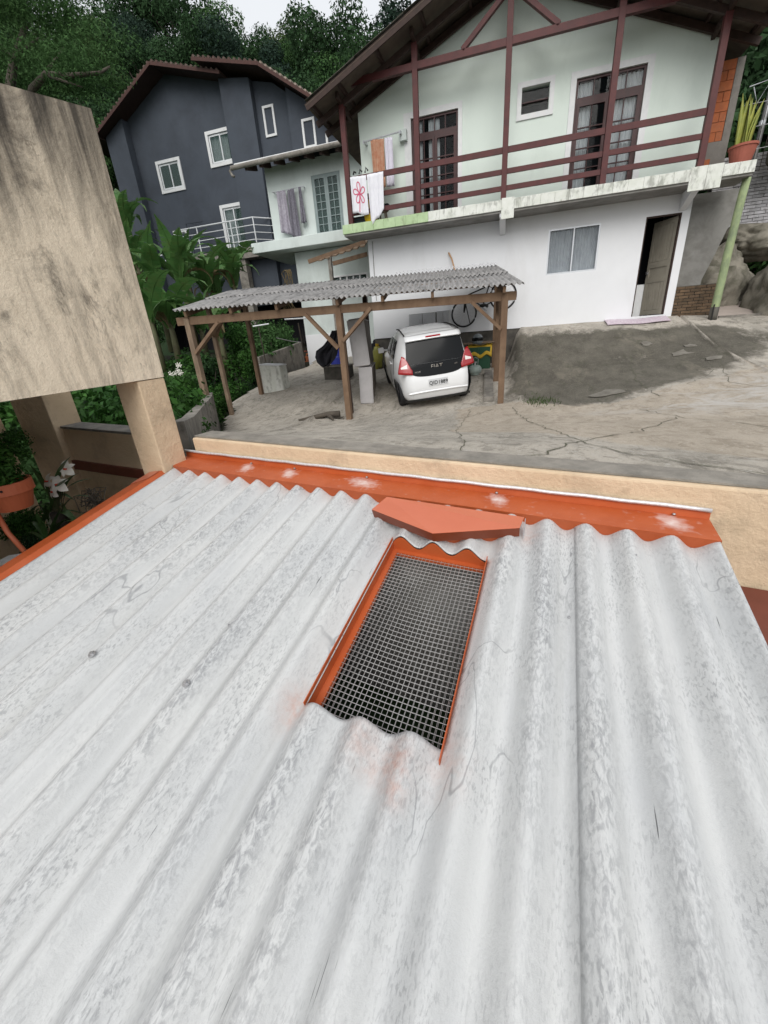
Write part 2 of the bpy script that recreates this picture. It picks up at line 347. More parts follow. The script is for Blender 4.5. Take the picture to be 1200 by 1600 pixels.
def ground_mat():
    m=bpy.data.materials.new('driveway_concrete');m.use_nodes=True;n=m.node_tree;N=n.nodes;L=n.links;b=N['Principled BSDF'];b.inputs['Roughness'].default_value=.92;b.inputs['Specular IOR Level'].default_value=.25
    tc=N.new('ShaderNodeTexCoord')
    def noise(sc,det=7,rg=.62,ds=0,st=(1,1,1)):
        mp=N.new('ShaderNodeMapping');mp.inputs['Scale'].default_value=(st[0],st[1]*.5,st[2]);L.new(tc.outputs['Object'],mp.inputs[0])
        t=N.new('ShaderNodeTexNoise');t.inputs['Scale'].default_value=sc;t.inputs['Detail'].default_value=det;t.inputs['Roughness'].default_value=rg;t.inputs['Distortion'].default_value=ds;L.new(mp.outputs[0],t.inputs['Vector']);return t.outputs['Fac']
    def rng(f,a,c,o0=0,o1=1):
        r=N.new('ShaderNodeMapRange');r.inputs[1].default_value=a;r.inputs[2].default_value=c;r.inputs[3].default_value=o0;r.inputs[4].default_value=o1;L.new(f,r.inputs[0]);return r.outputs[0]
    def mth(op,a,c):
        x=N.new('ShaderNodeMath');x.operation=op;x.use_clamp=(op=='ADD')
        for i,v in enumerate((a,c)):
            if isinstance(v,(int,float)): x.inputs[i].default_value=v
            else: L.new(v,x.inputs[i])
        return x.outputs[0]
    def mix(f,ca,cb):
        x=N.new('ShaderNodeMix');x.data_type='RGBA';L.new(f,x.inputs['Factor'])
        for i,c in ((6,ca),(7,cb)):
            if isinstance(c,tuple): x.inputs[i].default_value=(*c,1)
            else: L.new(c,x.inputs[i])
        return x.outputs[2]
    a=N.new('ShaderNodeAttribute');a.attribute_name='damp'
    lt=N.new('ShaderNodeAttribute');lt.attribute_name='pale'
    col=mix(rng(noise(1.1,8,.7,.8),.40,.60),(.44,.40,.345),(.31,.285,.245))
    col=mix(rng(noise(6,9,.78,.6),.49,.60,0,.75),col,(.17,.155,.13))
    col=mix(rng(noise(22,7,.8),.55,.62,0,.6),col,(.48,.46,.43))
    tn=N.new('ShaderNodeAttribute');tn.attribute_name='tan'
    col=mix(mth('MULTIPLY',rng(mth('ADD',tn.outputs['Fac'],rng(noise(3,8,.7),.3,.7,-.3,.3)),.4,.6),.36),col,(.41,.325,.235))
    col=mix(rng(noise(75,4,.8),.56,.64,0,.45),col,(.15,.135,.11))
    col=mix(rng(noise(95,3,.8),.60,.66,0,.45),col,(.55,.52,.47))
    pl=mth('MULTIPLY',lt.outputs['Fac'],rng(noise(2.2,7,.7,.8,(1,1.5,1)),.46,.62))
    col=mix(mth('MULTIPLY',pl,.85),col,(.50,.48,.455))
    # damp mossy zone
    edge=mth('ADD',a.outputs['Fac'],rng(noise(2.2,9,.72),.3,.7,-.45,.45))
    dcol=mix(rng(noise(2.2,8,.7),.35,.65),(.070,.064,.052),(.135,.124,.102))
    dcol=mix(rng(noise(70,4,.85),.57,.64,0,.65),dcol,(.30,.27,.22))
    dcol=mix(rng(noise(1.3,9,.75,.5),.54,.66,0,.6),dcol,(.21,.188,.15))
    dcol=mix(rng(noise(4.5,8,.75,.6),.54,.66,0,.7),dcol,(.06,.062,.04))
    col=mix(rng(edge,.36,.74),col,dcol)
    L.new(col,b.inputs['Base Color'])
    bp=N.new('ShaderNodeBump');bp.inputs['Strength'].default_value=.5;bp.inputs['Distance'].default_value=.03
    L.new(noise(14,9,.75),bp.inputs['Height']);L.new(bp.outputs[0],b.inputs['Normal']);return m
MAT['drive']=ground_mat()
# ------------------------------------------------------------------ terrain
EW=np.array([.983,-.182]); WN=np.array([.182,.983]); WL=np.array([-2.46,2.57])   # retaining wall line and its normal
class RBF:
    def __init__(s,pts):
        P=np.array(pts,float);s.c=P[:,:2];d=np.linalg.norm(s.c[:,None]-s.c[None],axis=2)
        n=len(P);A=np.zeros((n+3,n+3));A[:n,:n]=d;A[:n,n]=1;A[:n,n+1:]=s.c;A[n,:n]=1;A[n+1:,:n]=s.c.T
        s.w=np.linalg.solve(A,np.concatenate([P[:,2],[0,0,0]]))
    def __call__(s,x,y):
        d=np.hypot(x-s.c[:,0],y-s.c[:,1]);return float(d@s.w[:-3]+s.w[-3]+s.w[-2]*x+s.w[-1]*y)
FRONT=[(-2.4,2.75,-.66),(-1,2.5,-.685),(.2,2.27,-.705),(1.1,2.1,-.72),(4,1.6,-.72),(9,.7,-.66),
 (-6.4,7.8,-1.64),(-3.28,8.4,-1.62),(-.1,9,-1.44),(1.62,7.5,-1.3),(2.8,5.5,-1.03),(1.79,3.4,-.9),(2.86,8,-1.06),(4.15,8.5,-.96),(9,7,-.6),(-4.5,5.2,-1.25),(-1,5.5,-1.25)]
h_in=RBF(FRONT+[(-6.4,10,-1.2),(-.25,10.6,-1.17),(-.35,12.3,-1.0),(-1.1,12.2,-1.0),(-2.2,9.0,-1.46),(-.96,9.6,-1.34),(-6.84,12,-.97),(-7.6,15.5,-.9),(-8,17,-.66),(-4.5,14,-.8),(-3,12.5,-.98),(-3.4,10.5,-1.25)])
h_out=RBF(FRONT+[(0.1,12.9,-.03),(2,12.9,-.02),(4,12.9,-.03),(4.67,12.4,-.17),(5.6,12,-.25),(9,12,-.2),(.84,11,-.70),(2.76,10.5,-.82),(5,10.3,-.62),(.2,10.6,-.92),(4,14,0),(9,14,.1)])
def sm(t): t=max(0,min(1,t));return t*t*(3-2*t)
def gz(x,y):
    a,b=h_in(x,y),h_out(x,y); t=sm((x+.05)/.35); return a+(b-a)*t
def poly_in(x,y,P):
    c=False
    for i in range(len(P)):
        x0,y0=P[i];x1,y1=P[i-1]
        if (y0>y)!=(y1>y) and x<(x1-x0)*(y-y0)/(y1-y0)+x0:c=not c
    return c
def poly_d(x,y,P):                            # signed distance, + inside
    dm=9e9
    for i in range(len(P)):
        ax,ay=P[i-1];bx,by=P[i];t=max(0,min(1,((x-ax)*(bx-ax)+(y-ay)*(by-ay))/((bx-ax)**2+(by-ay)**2+1e-9)))
        dm=min(dm,math.hypot(x-ax-t*(bx-ax),y-ay-t*(by-ay)))
    return dm if poly_in(x,y,P) else -dm
DAMP=[(.05,9.0),(.9,8.0),(1.7,7.7),(2.3,8.1),(2.9,8.4),(4.2,9.3),(5.2,10.6),(4.6,12.0),(3.2,12.2),(1.5,12.35),(.1,12.45)]
PALE=[(1.4,6.9),(2.6,7.5),(4.6,8.6),(9,8.5),(9,4.5),(3.2,4.8)]
TAN=[(-.95,8.3),(.1,9.0),(1.7,7.6),(2.9,8.2),(4.2,8.8),(8,8),(8,2),(1.9,2.3),(.35,4.2),(-.55,5.2)]
LEFT=lambda y:-2.62-(y-3.0)*.715 if y<8.3 else -6.45-(y-8.3)*.12-(.3 if y>9 else 0)
def drive_mesh():
    vs=[];fs=[];idx={};damp=[];pale=[];tan=[];nx,ny=150,150
    for j in range(ny+1):
        for i in range(nx+1):
            y0=j/ny; 
            # rows run from the wall line back to Y=18
            x=-8.6+17.6*i/nx
            yw=WL[1]+ (x-WL[0])*EW[1]/EW[0]+.185
            yf=18 if x<-4.05 else (13.02 if x<4.1 else 16)
            y=yw+(yf-yw)*y0
            z=gz(x,y)+.012*math.sin(x*3.1+y*2.3)*math.sin(y*2.7-x)
            sw=(x-WL[0])*EW[0]+(y-WL[1])*EW[1]
            if y-yw<.7: z=min(z,-.645-.025*sw-.02)
            vs.append((x,y,z));d=poly_d(x,y,DAMP);damp.append(max(0,min(1,.5+d/.7)))
            dt=poly_d(x,y,TAN);tan.append(max(0,min(1,.5+dt/.5)));dp=poly_d(x,y,PALE);pale.append(max(0,min(1,.5+dp/1.2)))
    for j in range(ny):
        for i in range(nx):
            q=(j*(nx+1)+i,j*(nx+1)+i+1,(j+1)*(nx+1)+i+1,(j+1)*(nx+1)+i)
            cx=sum(vs[k][0] for k in q)/4;cy=sum(vs[k][1] for k in q)/4
            if cx<LEFT(cy)-.02: continue
            fs.append(q)
    m=MB();m.v=vs;m.f=fs;o=m.build('driveway',MAT['drive'],smooth=True)
    for nm,d in (('damp',damp),('pale',pale),('tan',tan)):
        a=o.data.attributes.new(nm,'FLOAT','POINT');a.data.foreach_set('value',d)
    return struct(o)
drive=drive_mesh()
drive['label']='weathered sloping concrete driveway with cracks and a damp mossy bank'
# cracks and joints in the concrete: narrow grooves filled with dirt
def crack(pts,wd=.02,seed=0):
    r=random.Random(seed);P=[]
    for a,b in zip(pts,pts[1:]):
        n=max(2,int(math.hypot(b[0]-a[0],b[1]-a[1])/.12))
        for k in range(n):
            t=k/n;P.append((a[0]+(b[0]-a[0])*t+r.uniform(-.035,.035),a[1]+(b[1]-a[1])*t+r.uniform(-.035,.035)))
    P.append(pts[-1]);m=MB();vs=[];fs=[]
    for i,p in enumerate(P):
        q=P[min(i+1,len(P)-1)];o=P[max(i-1,0)];dx,dy=q[0]-o[0],q[1]-o[1];l=math.hypot(dx,dy)+1e-6
        ww=wd*r.uniform(.4,1.2)*.5
        for s in (-1,1):
            x,y=p[0]-dy/l*ww*s,p[1]+dx/l*ww*s;vs.append((x,y,gz(x,y)+.012*math.sin(x*3.1+y*2.3)*math.sin(y*2.7-x)+.006))
    for i in range(len(P)-1): fs.append((2*i,2*i+1,2*i+3,2*i+2))
    m.add(vs,fs);return m.build('crack',MAT['crack'],drive)
MAT['flake']=M('flaking_screed',(.22,.205,.175),(.15,.138,.118),7,.95,.4,40,dirt=(.10,.09,.075),damt=.7,dscale=6)
MAT['crack']=M('crack_dirt',(.11,.10,.08),(.09,.10,.055),9,1)
def gp(px,py):                                # where the sight line of a pixel meets the terrain
    r=ray(px,py);lo,hi=1.5,30.
    for k in range(200):
        Y=1.5+k*.1;p=r*Y/r[1]
        if p[2]<gz(p[0],p[1]): 
            lo=Y-.1;hi=Y;break
    for k in range(25):
        Y=(lo+hi)/2;p=r*Y/r[1]
        if p[2]<gz(p[0],p[1]):hi=Y
        else:lo=Y
    p=r*hi/r[1];return (p[0],p[1])
for k,L in enumerate([[(800,636),(850,668),(905,690),(960,708),(1060,722),(1200,742)],[(1060,652),(1000,672),(900,690),(850,712),(730,716)],
   [(735,640),(712,672),(728,712)],[(1075,600),(1128,570),(1140,598),(1200,606)],[(920,598),(940,632)],[(925,606),(1000,596)],
   [(770,640),(720,655),(640,668)],[(985,558),(992,592),(1030,620)],[(880,575),(940,570),(990,566)],[(1040,530),(1090,545),(1125,552),(1130,572)],[(350,690),(470,672),(560,664),(640,668)],[(1000,640),(1060,652),(1200,668)]]):
    crack([gp(*q) for q in L],.013 if k<2 else .009,k)
# broken flakes of paler screed left on the damp bank
r=random.Random(33)
for px,py,sz in ((1010,538,.14),(1062,553,.26),(1078,541,.12),(945,616,.30),(1118,560,.16)):
    cx,cy=gp(px,py);n=r.randint(9,13);P=[]
    for k in range(n):
        a=6.283*k/n+r.uniform(-.2,.2);q=sz*r.uniform(.45,1.2);x,y=cx+q*math.cos(a),cy+q*.8*math.sin(a);P.append((x,y,gz(x,y)+.006))
    m=MB();m.prism(P,(0,0,.010));m.build('broken_slab',MAT['flake'],drive)
# far ground, garden floor, hill
def sheet(name,mat,x0,x1,y0,y1,n,fn,skip=None):
    m=MB();m.grid(lambda u,v:(x0+(x1-x0)*u,y0+(y1-y0)*v,fn(x0+(x1-x0)*u,y0+(y1-y0)*v)),n,n)
    return struct(m.build(name,mat,smooth=True))
def hillz(x,y):
    b=-2.2+ .02*(abs(x)) 
    t=max(0,y-24);s=.565*t+ max(0,-x-12)*.27*sm(t/12)
    if x>6: s+=max(0,x-6)*.35*sm((y-8)/10)
    return b+min(s,60)*1.0+1.2*math.sin(x*.13)*math.sin(y*.11)*sm(t/10)
ground=sheet('ground',MAT['hill'],-260,260,-120,400,130,hillz)
ground['label']='dark undergrowth covered valley floor and hillside'
soil=sheet('garden_soil',MAT['soil'],-26,-2.0,-2,24,50,lambda x,y:-1.95+.03*math.sin(x*2)*math.cos(y*1.7)+max(0,y-9)*.12-(.7 if y<2.8 else 0))
# ------------------------------------------------------------------ retaining wall and beige structure
def WP(s,o,z): return (WL[0]+EW[0]*s+WN[0]*o,WL[1]+EW[1]*s+WN[1]*o,z)
rw=thing('retaining_wall','cream plastered retaining wall running behind the orange flashing of the white roof','wall',WP(0,.12,-3))
m=MB()
zt=lambda s:-.645-.025*s
m.prism([WP(0,.12,-3),WP(11,.12,-3),WP(11,.12,zt(11)),WP(0,.12,zt(0))],(WN[0]*.2,WN[1]*.2,0)); m.build('wall',MAT['beige'],rw,bevel=.012)
m=MB();m.prism([WP(0,.150,zt(0)+.003),WP(11,.150,zt(11)+.003),WP(11,.335,zt(11)+.003),WP(0,.335,zt(0)+.003)],(0,0,.010));m.build('coping',MAT['beige_top2'],rw)
# panel on pillars to the left
PU=np.array([.11,.994]);PO=np.array([-2.46,2.60]);PN=np.array([-.994,.11])
def PP(u,o,z): return (PO[0]+PU[0]*u+PN[0]*o,PO[1]+PU[1]*u+PN[1]*o,z)
pn=thing('plastered_canopy','big cream plastered parapet panel streaked with black mould, standing on pillars left of the roof','canopy',PP(-.1,.1,-2.6))
m=MB();m.grid(lambda u,v:PP(-2.7+2.698*u,0,(-.20+.04*u)+v*((1.02+.35*u**1.1)-(-.20+.04*u))),44,30)
m.grid(lambda u,v:PP(-2.7+2.698*u,.15,(-.20+.04*u)+v*((1.02+.35*u**1.1)-(-.20+.04*u))),44,30)
for e in ((0,0,'v'),(1,0,'v'),(0,0,'u'),(0,1,'u')):
    f_=lambda u,v:PP(-2.7+2.698*u,0,(-.20+.04*u)+v*((1.02+.35*u**1.1)-(-.20+.04*u)))
    g_=lambda u,v:PP(-2.7+2.698*u,.15,(-.20+.04*u)+v*((1.02+.35*u**1.1)-(-.20+.04*u)))
    if e[2]=='v': m.grid(lambda a,b,e=e:tuple(np.array(f_(e[0],a))*(1-b)+np.array(g_(e[0],a))*b),30,1)
    else: m.grid(lambda a,b,e=e:tuple(np.array(f_(a,e[1]))*(1-b)+np.array(g_(a,e[1]))*b),44,1)
pan=m.build('panel',MAT['beige_dirty'],pn)
a_=pan.data.attributes.new('runoff','FLOAT','POINT');o3=wloc(pn)
def runoff(p):
    u=((p.x+o3.x-PO[0])*PU[0]+(p.y+o3.y-PO[1])*PU[1]+2.7)/2.698;zt_=1.02+.35*max(0,u)**1.1;d=zt_-(p.z+o3.z)
    return max(0,1-d/.75)
a_.data.foreach_set('value',[runoff(v.co) for v in pan.data.vertices])
m=MB();m.prism([PP(-.225,.004,-2.6),PP(0,.004,-2.6),PP(0,.004,-.165),PP(-.225,.004,-.168)],(PN[0]*.24,PN[1]*.24,0));m.build('pillar',MAT['beige'],pn,bevel=.008)
m=MB();m.box(-4.80,-4.34,2.98,3.28,-2.7,-.02);m.build('pillar',MAT['beige'],pn,bevel=.008)
m=MB();m.prism([PP(-2.4,.16,.0),PP(-.02,.16,.0),PP(-.02,2.6,.0),PP(-2.4,2.6,.0)],(0,0,.14));m.build('added_shade_slab',MAT['greywall'],pn)  # unseen slab added behind the panel to keep the courtyard dark
m=MB();m.prism([PP(-2.6,2.62,-2.7),PP(.1,2.62,-2.7),PP(.1,2.62,.0),PP(-2.6,2.62,.0)],(PN[0]*.15,PN[1]*.15,0));m.build('side_wall',MAT['beige'],pn)  # wall added on the left to shut light out of the courtyard
m=MB();m.prism([PP(-2.55,.35,-2.7),PP(-2.55,2.6,-2.7),PP(-2.55,2.6,-.02),PP(-2.55,.35,-.02)],(PU[0]*.12,PU[1]*.12,0));m.build('side_wall',MAT['beige'],pn)  # unseen near wall, also added to darken the courtyard
lw=thing('low_wall','low cream wall with a weathered dark top between the two pillars','wall',WP(-1.2,.2,-2.7))
a,b=WP(-1.92,.13,0),WP(-.40,.13,0)
m=MB();m.prism([(a[0],a[1],-2.7),(b[0],b[1],-2.7),(b[0],b[1],-.655),(a[0],a[1],-.625)],(WN[0]*.17,WN[1]*.17,0));m.build('wall',MAT['beige'],lw)
m=MB();m.prism([WP(-1.92,.115,-.624),WP(-.40,.115,-.654),WP(-.40,.315,-.650),WP(-1.92,.315,-.620)],(0,0,.022));m.build('coping',MAT['beige_top'],lw)
m=MB();m.prism([WP(-1.92,.10,-1.05),WP(-.40,.10,-1.07),WP(-.40,.10,-.98),WP(-1.92,.10,-.955)],(WN[0]*.028,WN[1]*.028,0));m.build('flashing_strip',MAT['brownmetal'],lw)
# grey kerb wall along the left side of the driveway
kw=thing('kerb_wall','low stained grey concrete wall along the left edge of the driveway','wall',(-4.5,5.6,-2))
m=MB()
pts=[(-2.72,2.96,-.56),(-3.6,4.1,-.72),(-4.8,5.75,-.83),(-6.0,7.5,-.90),(-6.72,8.45,-.93)]
for p,q in zip(pts,pts[1:]):
    d=np.array([q[0]-p[0],q[1]-p[1]]);d/=np.hypot(*d);nn=np.array([-d[1],d[0]])*.14
    m.prism([(p[0],p[1],-2.2),(q[0],q[1],-2.2),q,p],(nn[0],nn[1],0))
m.build('wall',MAT['concrete'],kw)
# ------------------------------------------------------------------ foreground roof
T3=np.array([.983,-.182,-.023]);D3=np.array([.097,.976,.195]);N3=np.array([-.013,-.195,.981])
def RP(a,b,h=0): return tuple(a*T3+b*D3+(h-1.2824)*N3)
PITCH=.1715;AMP=.030;CREST0=.043
def prof(a): return AMP*math.cos(2*math.pi*(a-CREST0)/PITCH)
rf=thing('outbuilding_roof','white painted corrugated roof with orange flashings and a meshed skylight in the foreground','roof',RP(-1,0,-.6))
HOLE=(-.695,-.207,.512,1.440)
SPRAY=[(-.72,.50,.055,.85),(-.46,.46,.05,.5),(-.33,.43,.045,.9),(-.30,.36,.03,.6),(-.18,.47,.06,.4),(-.215,1.43,.035,.7),(-.15,1.50,.03,.3),(-.71,1.43,.03,.6),(-.04,1.66,.05,.6),(-2.1,1.75,.04,.35),(-1.85,1.75,.03,.3),(.6,1.74,.05,.3),(-.40,.41,.03,.4),(-.69,1.46,.03,.4)]
def sheet_part(a0,a1,dh,seed):
    na=int((a1-a0)/PITCH*14);b0,b1=-1.6,1.772
    bs=list(np.concatenate([np.linspace(b0,.30,24,endpoint=False),np.linspace(.30,HOLE[2],18,endpoint=False),np.linspace(HOLE[2],HOLE[3],40,endpoint=False),np.linspace(HOLE[3],b1,30)]))
    As=list(np.linspace(a0,a1,na+1))
    for hx in HOLE[:2]:
        if a0<hx<a1: k=min(range(len(As)),key=lambda i:abs(As[i]-hx));As[k]=hx
    vs=[];uv=[];cr=[];sp=[]
    for b in bs:
        for a in As:
            bb=b+.045*max(0,min(1,(a-HOLE[0])/(HOLE[1]-HOLE[0])))*max(0,1-abs(b-HOLE[2])/.35)
            w=prof(a)+.0012*math.sin(b*7+a*3+seed)
            vs.append(RP(a,bb,w+dh));uv.append((a,bb));cr.append(.5+.5*prof(a)/AMP)
            sp.append(min(.55,.5*sum(k*math.exp(-((a-x)**2+(b-y)**2*.6)/(r*r)) for x,y,r,k in SPRAY)))
    n=len(As);fs=[]
    for j in range(len(bs)-1):
        for i in range(n-1):
            ca=(As[i]+As[i+1])/2;cb=(bs[j]+bs[j+1])/2
            if HOLE[0]<ca<HOLE[1] and HOLE[2]<cb<HOLE[3]: continue
            fs.append((j*n+i,j*n+i+1,(j+1)*n+i+1,(j+1)*n+i))
    m=MB();m.v=vs;m.f=fs;o=m.build('corrugated_sheet',MAT['roofsheet'],rf,smooth=True,recalc=False)
    ul=o.data.uv_layers.new(name='UVMap');li=np.zeros(len(o.data.loops),int);o.data.loops.foreach_get('vertex_index',li)
    ul.data.foreach_set('uv',np.array(uv)[li].ravel())
    for nm,d in (('crest',cr),('spray',sp)):
        at_=o.data.attributes.new(nm,'FLOAT','POINT');at_.data.foreach_set('value',d)
    s=o.modifiers.new('solid','SOLIDIFY');s.thickness=.0065;s.offset=-1
    return o
sheet_part(-2.70,-1.43,0,1);sheet_part(-1.47,.20,.006,2);sheet_part(.165,.725,.0128,4)
# walls of the outbuilding below the roof
m=MB()
def wallstrip(p,q,th=.14):
    d=np.array([q[0]-p[0],q[1]-p[1]]);d/=np.hypot(*d);nn=np.array([-d[1],d[0]])*th
    return [(p[0],p[1],-3.4),(q[0],q[1],-3.4),q,p],(nn[0],nn[1],0)
a=RP(-2.62,1.68,-.06);b=RP(.62,1.66,-.06);c=RP(.62,-1.5,-.06);d=RP(-2.62,-1.5,-.06)
for p,q in ((b,a),(c,b),(d,c),(a,d)): m.prism(*wallstrip(p,q))
m.build('wall',MAT['greywall'],rf)
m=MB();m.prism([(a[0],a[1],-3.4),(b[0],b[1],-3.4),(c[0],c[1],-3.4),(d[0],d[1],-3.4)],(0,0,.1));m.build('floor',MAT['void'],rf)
# wall flashing: upright, silver bead, sloping apron, front lip
def strip(name,mat,P,Q,n=60,par=rf,solid=.002,**k):   # ruled band between two curves
    m=MB();m.grid(lambda u,v:tuple(np.array(P(u))*(1-v)+np.array(Q(u))*v),n,1);return m.build(name,mat,par,solid=solid,**k)
S0,S1=-.10,3.44
sA=lambda u:S0+(S1-S0)*u
sa=lambda u:-2.70+3.43*u
up0=lambda u:WP(sA(u),.112,zt(sA(u))-.115);up1=lambda u:WP(sA(u),.108,zt(sA(u))-.155)
fl=strip('wall_flashing',MAT['orange'],up0,up1)
ap=lambda u:RP(sa(u)-.0,1.758,.047)
def smear_mat():
    m=MAT['orange'].copy();m.name='smeared_orange_metal';n=m.node_tree;b=n.nodes['Principled BSDF']
    old=b.inputs['Base Color'].links[0].from_socket
    at_=n.nodes.new('ShaderNodeAttribute');at_.attribute_name='smear';tc=n.nodes.new('ShaderNodeTexCoord')
    t=n.nodes.new('ShaderNodeTexNoise');t.inputs['Scale'].default_value=28;t.inputs['Detail'].default_value=6;n.links.new(tc.outputs['Object'],t.inputs['Vector'])
    a=n.nodes.new('ShaderNodeMath');a.operation='ADD';n.links.new(at_.outputs['Fac'],a.inputs[0]);n.links.new(t.outputs['Fac'],a.inputs[1])
    r=n.nodes.new('ShaderNodeMapRange');r.inputs[1].default_value=.62;r.inputs[2].default_value=1.45;n.links.new(a.outputs[0],r.inputs[0])
    x=n.nodes.new('ShaderNodeMix');x.data_type='RGBA';n.links.new(r.outputs[0],x.inputs['Factor']);n.links.new(old,x.inputs[6]);x.inputs[7].default_value=(.74,.66,.63,1)
    n.links.new(x.outputs[2],b.inputs['Base Color']);return m
MAT['orange_smear']=smear_mat()
m=MB();m.grid(lambda u,v:tuple(np.array(up1(u))*(1-v)+np.array(ap(u))*v),170,12)
o=m.build('apron',MAT['orange_smear'],fl)
a_=o.data.attributes.new('smear','FLOAT','POINT')
a_.data.foreach_set('value',[max([.75*math.exp(-(((S0+(S1-S0)*(i/170)-s-.03*(j/12))/ws)**2+((j/12-.38)/.34)**2)) for s,ws in ((.60,.05),(1.0,.055),(1.60,.10),(2.46,.045),(3.27,.055))]) for j in range(13) for i in range(171)])
strip('front_lip',MAT['orange'],ap,lambda u:RP(sa(u),1.770,-.030),par=fl)
m=MB();m.tube([WP(sA(i/40),.104,zt(sA(i/40))-.108+.002*math.sin(i*1.7)) for i in range(41)],.0105,6);m.build('silver_bead',MAT['silver'],fl,smooth=True)
# rub marks where the screws sit
for s in (.62,1.03,1.62,2.46,3.30):
    p=WP(s,.100,zt(s)-.150);m=MB();m.lathe([(.001,0),(.009,0),(.007,.006),(.001,.008)],p,8);m.build('screw',MAT['steel'],fl,smooth=True)
# side flashing down the left edge
SB0,SB1=-1.6,1.86
sb=lambda u:SB0+(SB1-SB0)*u
sf=strip('side_flashing',MAT['orange'],lambda u:RP(-2.885+.0*u,sb(u),.018),lambda u:RP(-2.745,sb(u),.045))
strip('inner_face',MAT['orange'],lambda u:RP(-2.745,sb(u),.045),lambda u:RP(-2.675,sb(u),-.012),par=sf)
strip('outer_face',MAT['orange'],lambda u:RP(-2.885,sb(u),.018),lambda u:RP(-2.89,sb(u),-.16),par=sf)
m=MB();m.prism([RP(-2.885,1.48,.0225),RP(-2.75,1.55,.0485),RP(-2.75,1.66,.0485),RP(-2.885,1.69,.0225)],tuple(N3*.0015));m.build('painted_highlight',MAT['orange_sheen'],sf)  # pinkish highlight laid on the flashing as a coloured strip
# skylight
sk=None
a0,a1,b0,b1=HOLE
m=MB()
def ring_wall(a0,a1,b0,b1,h0,h1,ta=.003):
    for (p,q,h0) in (((a0,b0),(a0,b1),.012),((a1,b1),(a1,b0),.004),((a1,b0),(a0,b0),-.046)):
        m.quad(RP(*p,h0),RP(*q,h0),RP(*q,h1),RP(*p,h1))
ring_wall(a0,a1,b0,b1,.018,-.060)
m.grid(lambda u,v:RP(a0+(a1-a0)*u,b1-.004,(prof(a0+(a1-a0)*u)-.006)*(1-v)-.060*v),40,1)
fw=.026
for (q) in (((a0,b0),(a0+fw,b0+.004),(a0+fw,b1-fw),(a0,b1)),((a0,b1),(a0+fw,b1-fw),(a1-.008,b1-fw),(a1,b1)),((a1,b1),(a1-.008,b1-fw),(a1-.008,b0+.004),(a1,b0)),((a1,b0),(a1-.008,b0+.004),(a0+fw,b0+.004),(a0,b0))):
    m.quad(*[RP(x,y,-.060) for x,y in q])
for (p,q) in (((a0+fw,b0),(a0+fw,b1-fw)),((a0+fw,b1-fw),(a1-.008,b1-fw)),((a1-.008,b1-fw),(a1-.008,b0))):
    m.quad(RP(*p,-.060),RP(*q,-.060),RP(*q,-.085),RP(*p,-.085))
sk=m.build('skylight_frame',MAT['orange'],rf,solid=.003)
def mesh_layer(h,pa,pb,oa,ob,r=.0008,bow=0):
    m=MB();A0,A1,B0,B1=a0+fw,a1-.008,b0+.004,b1-fw
    hh=lambda a,b:h-bow*math.sin(math.pi*(a-A0)/(A1-A0))*math.sin(math.pi*(b-B0)/(B1-B0))
    x=A0+oa
    while x<A1: m.tube([RP(x,B0+(B1-B0)*k/8,hh(x,B0+(B1-B0)*k/8)) for k in range(9)],r,5,cap=False);x+=pa
    y=B0+ob
    while y<B1: m.tube([RP(A0+(A1-A0)*k/6,y,hh(A0+(A1-A0)*k/6,y)+.002) for k in range(7)],r,5,cap=False);y+=pb
    o=stuff(m.build('wire_mesh',MAT['wire'],sk,smooth=True))
mesh_layer(-.061,.0195,.0215,.008,.006,bow=.012);mesh_layer(-.080,.0202,.0219,.014,.012,bow=.016)
# folded deflector above the skylight
de=None
BL,BR,FL,FM,FR=RP(-.833,1.735,.050),RP(-.068,1.725,.050),RP(-.852,1.557,.080),RP(-.467,1.429,.092),RP(-.079,1.592,.080)
m=MB();m.add([BL,BR,FR,FM,FL],[(0,1,2,3),(0,3,4)]);de=m.build('rain_deflector',MAT['orange_sheen'],rf,solid=.0025)
dn=np.array(N3)*-.058;dn2=np.array(D3)*.012
m=MB();lo=lambda p:tuple(np.array(p)+dn+dn2)
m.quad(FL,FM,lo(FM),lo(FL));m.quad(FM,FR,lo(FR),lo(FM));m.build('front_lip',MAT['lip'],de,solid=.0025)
m=MB();m.quad(RP(-.82,1.62,.06),RP(-.467,1.46,.075),RP(-.467,1.50,-.03),RP(-.82,1.65,-.03));m.quad(RP(-.467,1.46,.075),RP(-.09,1.61,.07),RP(-.09,1.63,-.03),RP(-.467,1.50,-.03));m.build('closing_plate',MAT['orange'],de,solid=.002)
m=MB();m.prism([RP(-.062,1.62,.0),RP(-.062,1.69,.0),RP(-.062,1.70,.062),RP(-.062,1.64,.05)],tuple(T3*.003));m.build('side_tab',MAT['steel'],de)
# roof screws with washers
for a,b in ((-1.668,.356),(-1.155,.405),(-1.18,.68),(.145,1.20),(.155,1.57),(.40,1.58)):
    h=prof(a)+.006;m=MB();P=np.array(RP(a,b,h))
    def disc(r,h0,h1,n=12):
        vs=[];
        for hh,rr in ((h0,r),(h1,r*.9)):
            for k in range(n):
                t=2*math.pi*k/n;vs.append(tuple(P+T3*rr*math.cos(t)+D3*rr*math.sin(t)+N3*hh))
        m.add(vs,[(k,(k+1)%n,(k+1)%n+n,k+n) for k in range(n)]+[tuple(range(n,2*n))])
    disc(.016 if a<0 and b<.5 else .006,0,.004);disc(.0075 if b<.5 else .003,.004,.012,6);m.build('roof_screw',MAT['steel'],rf)
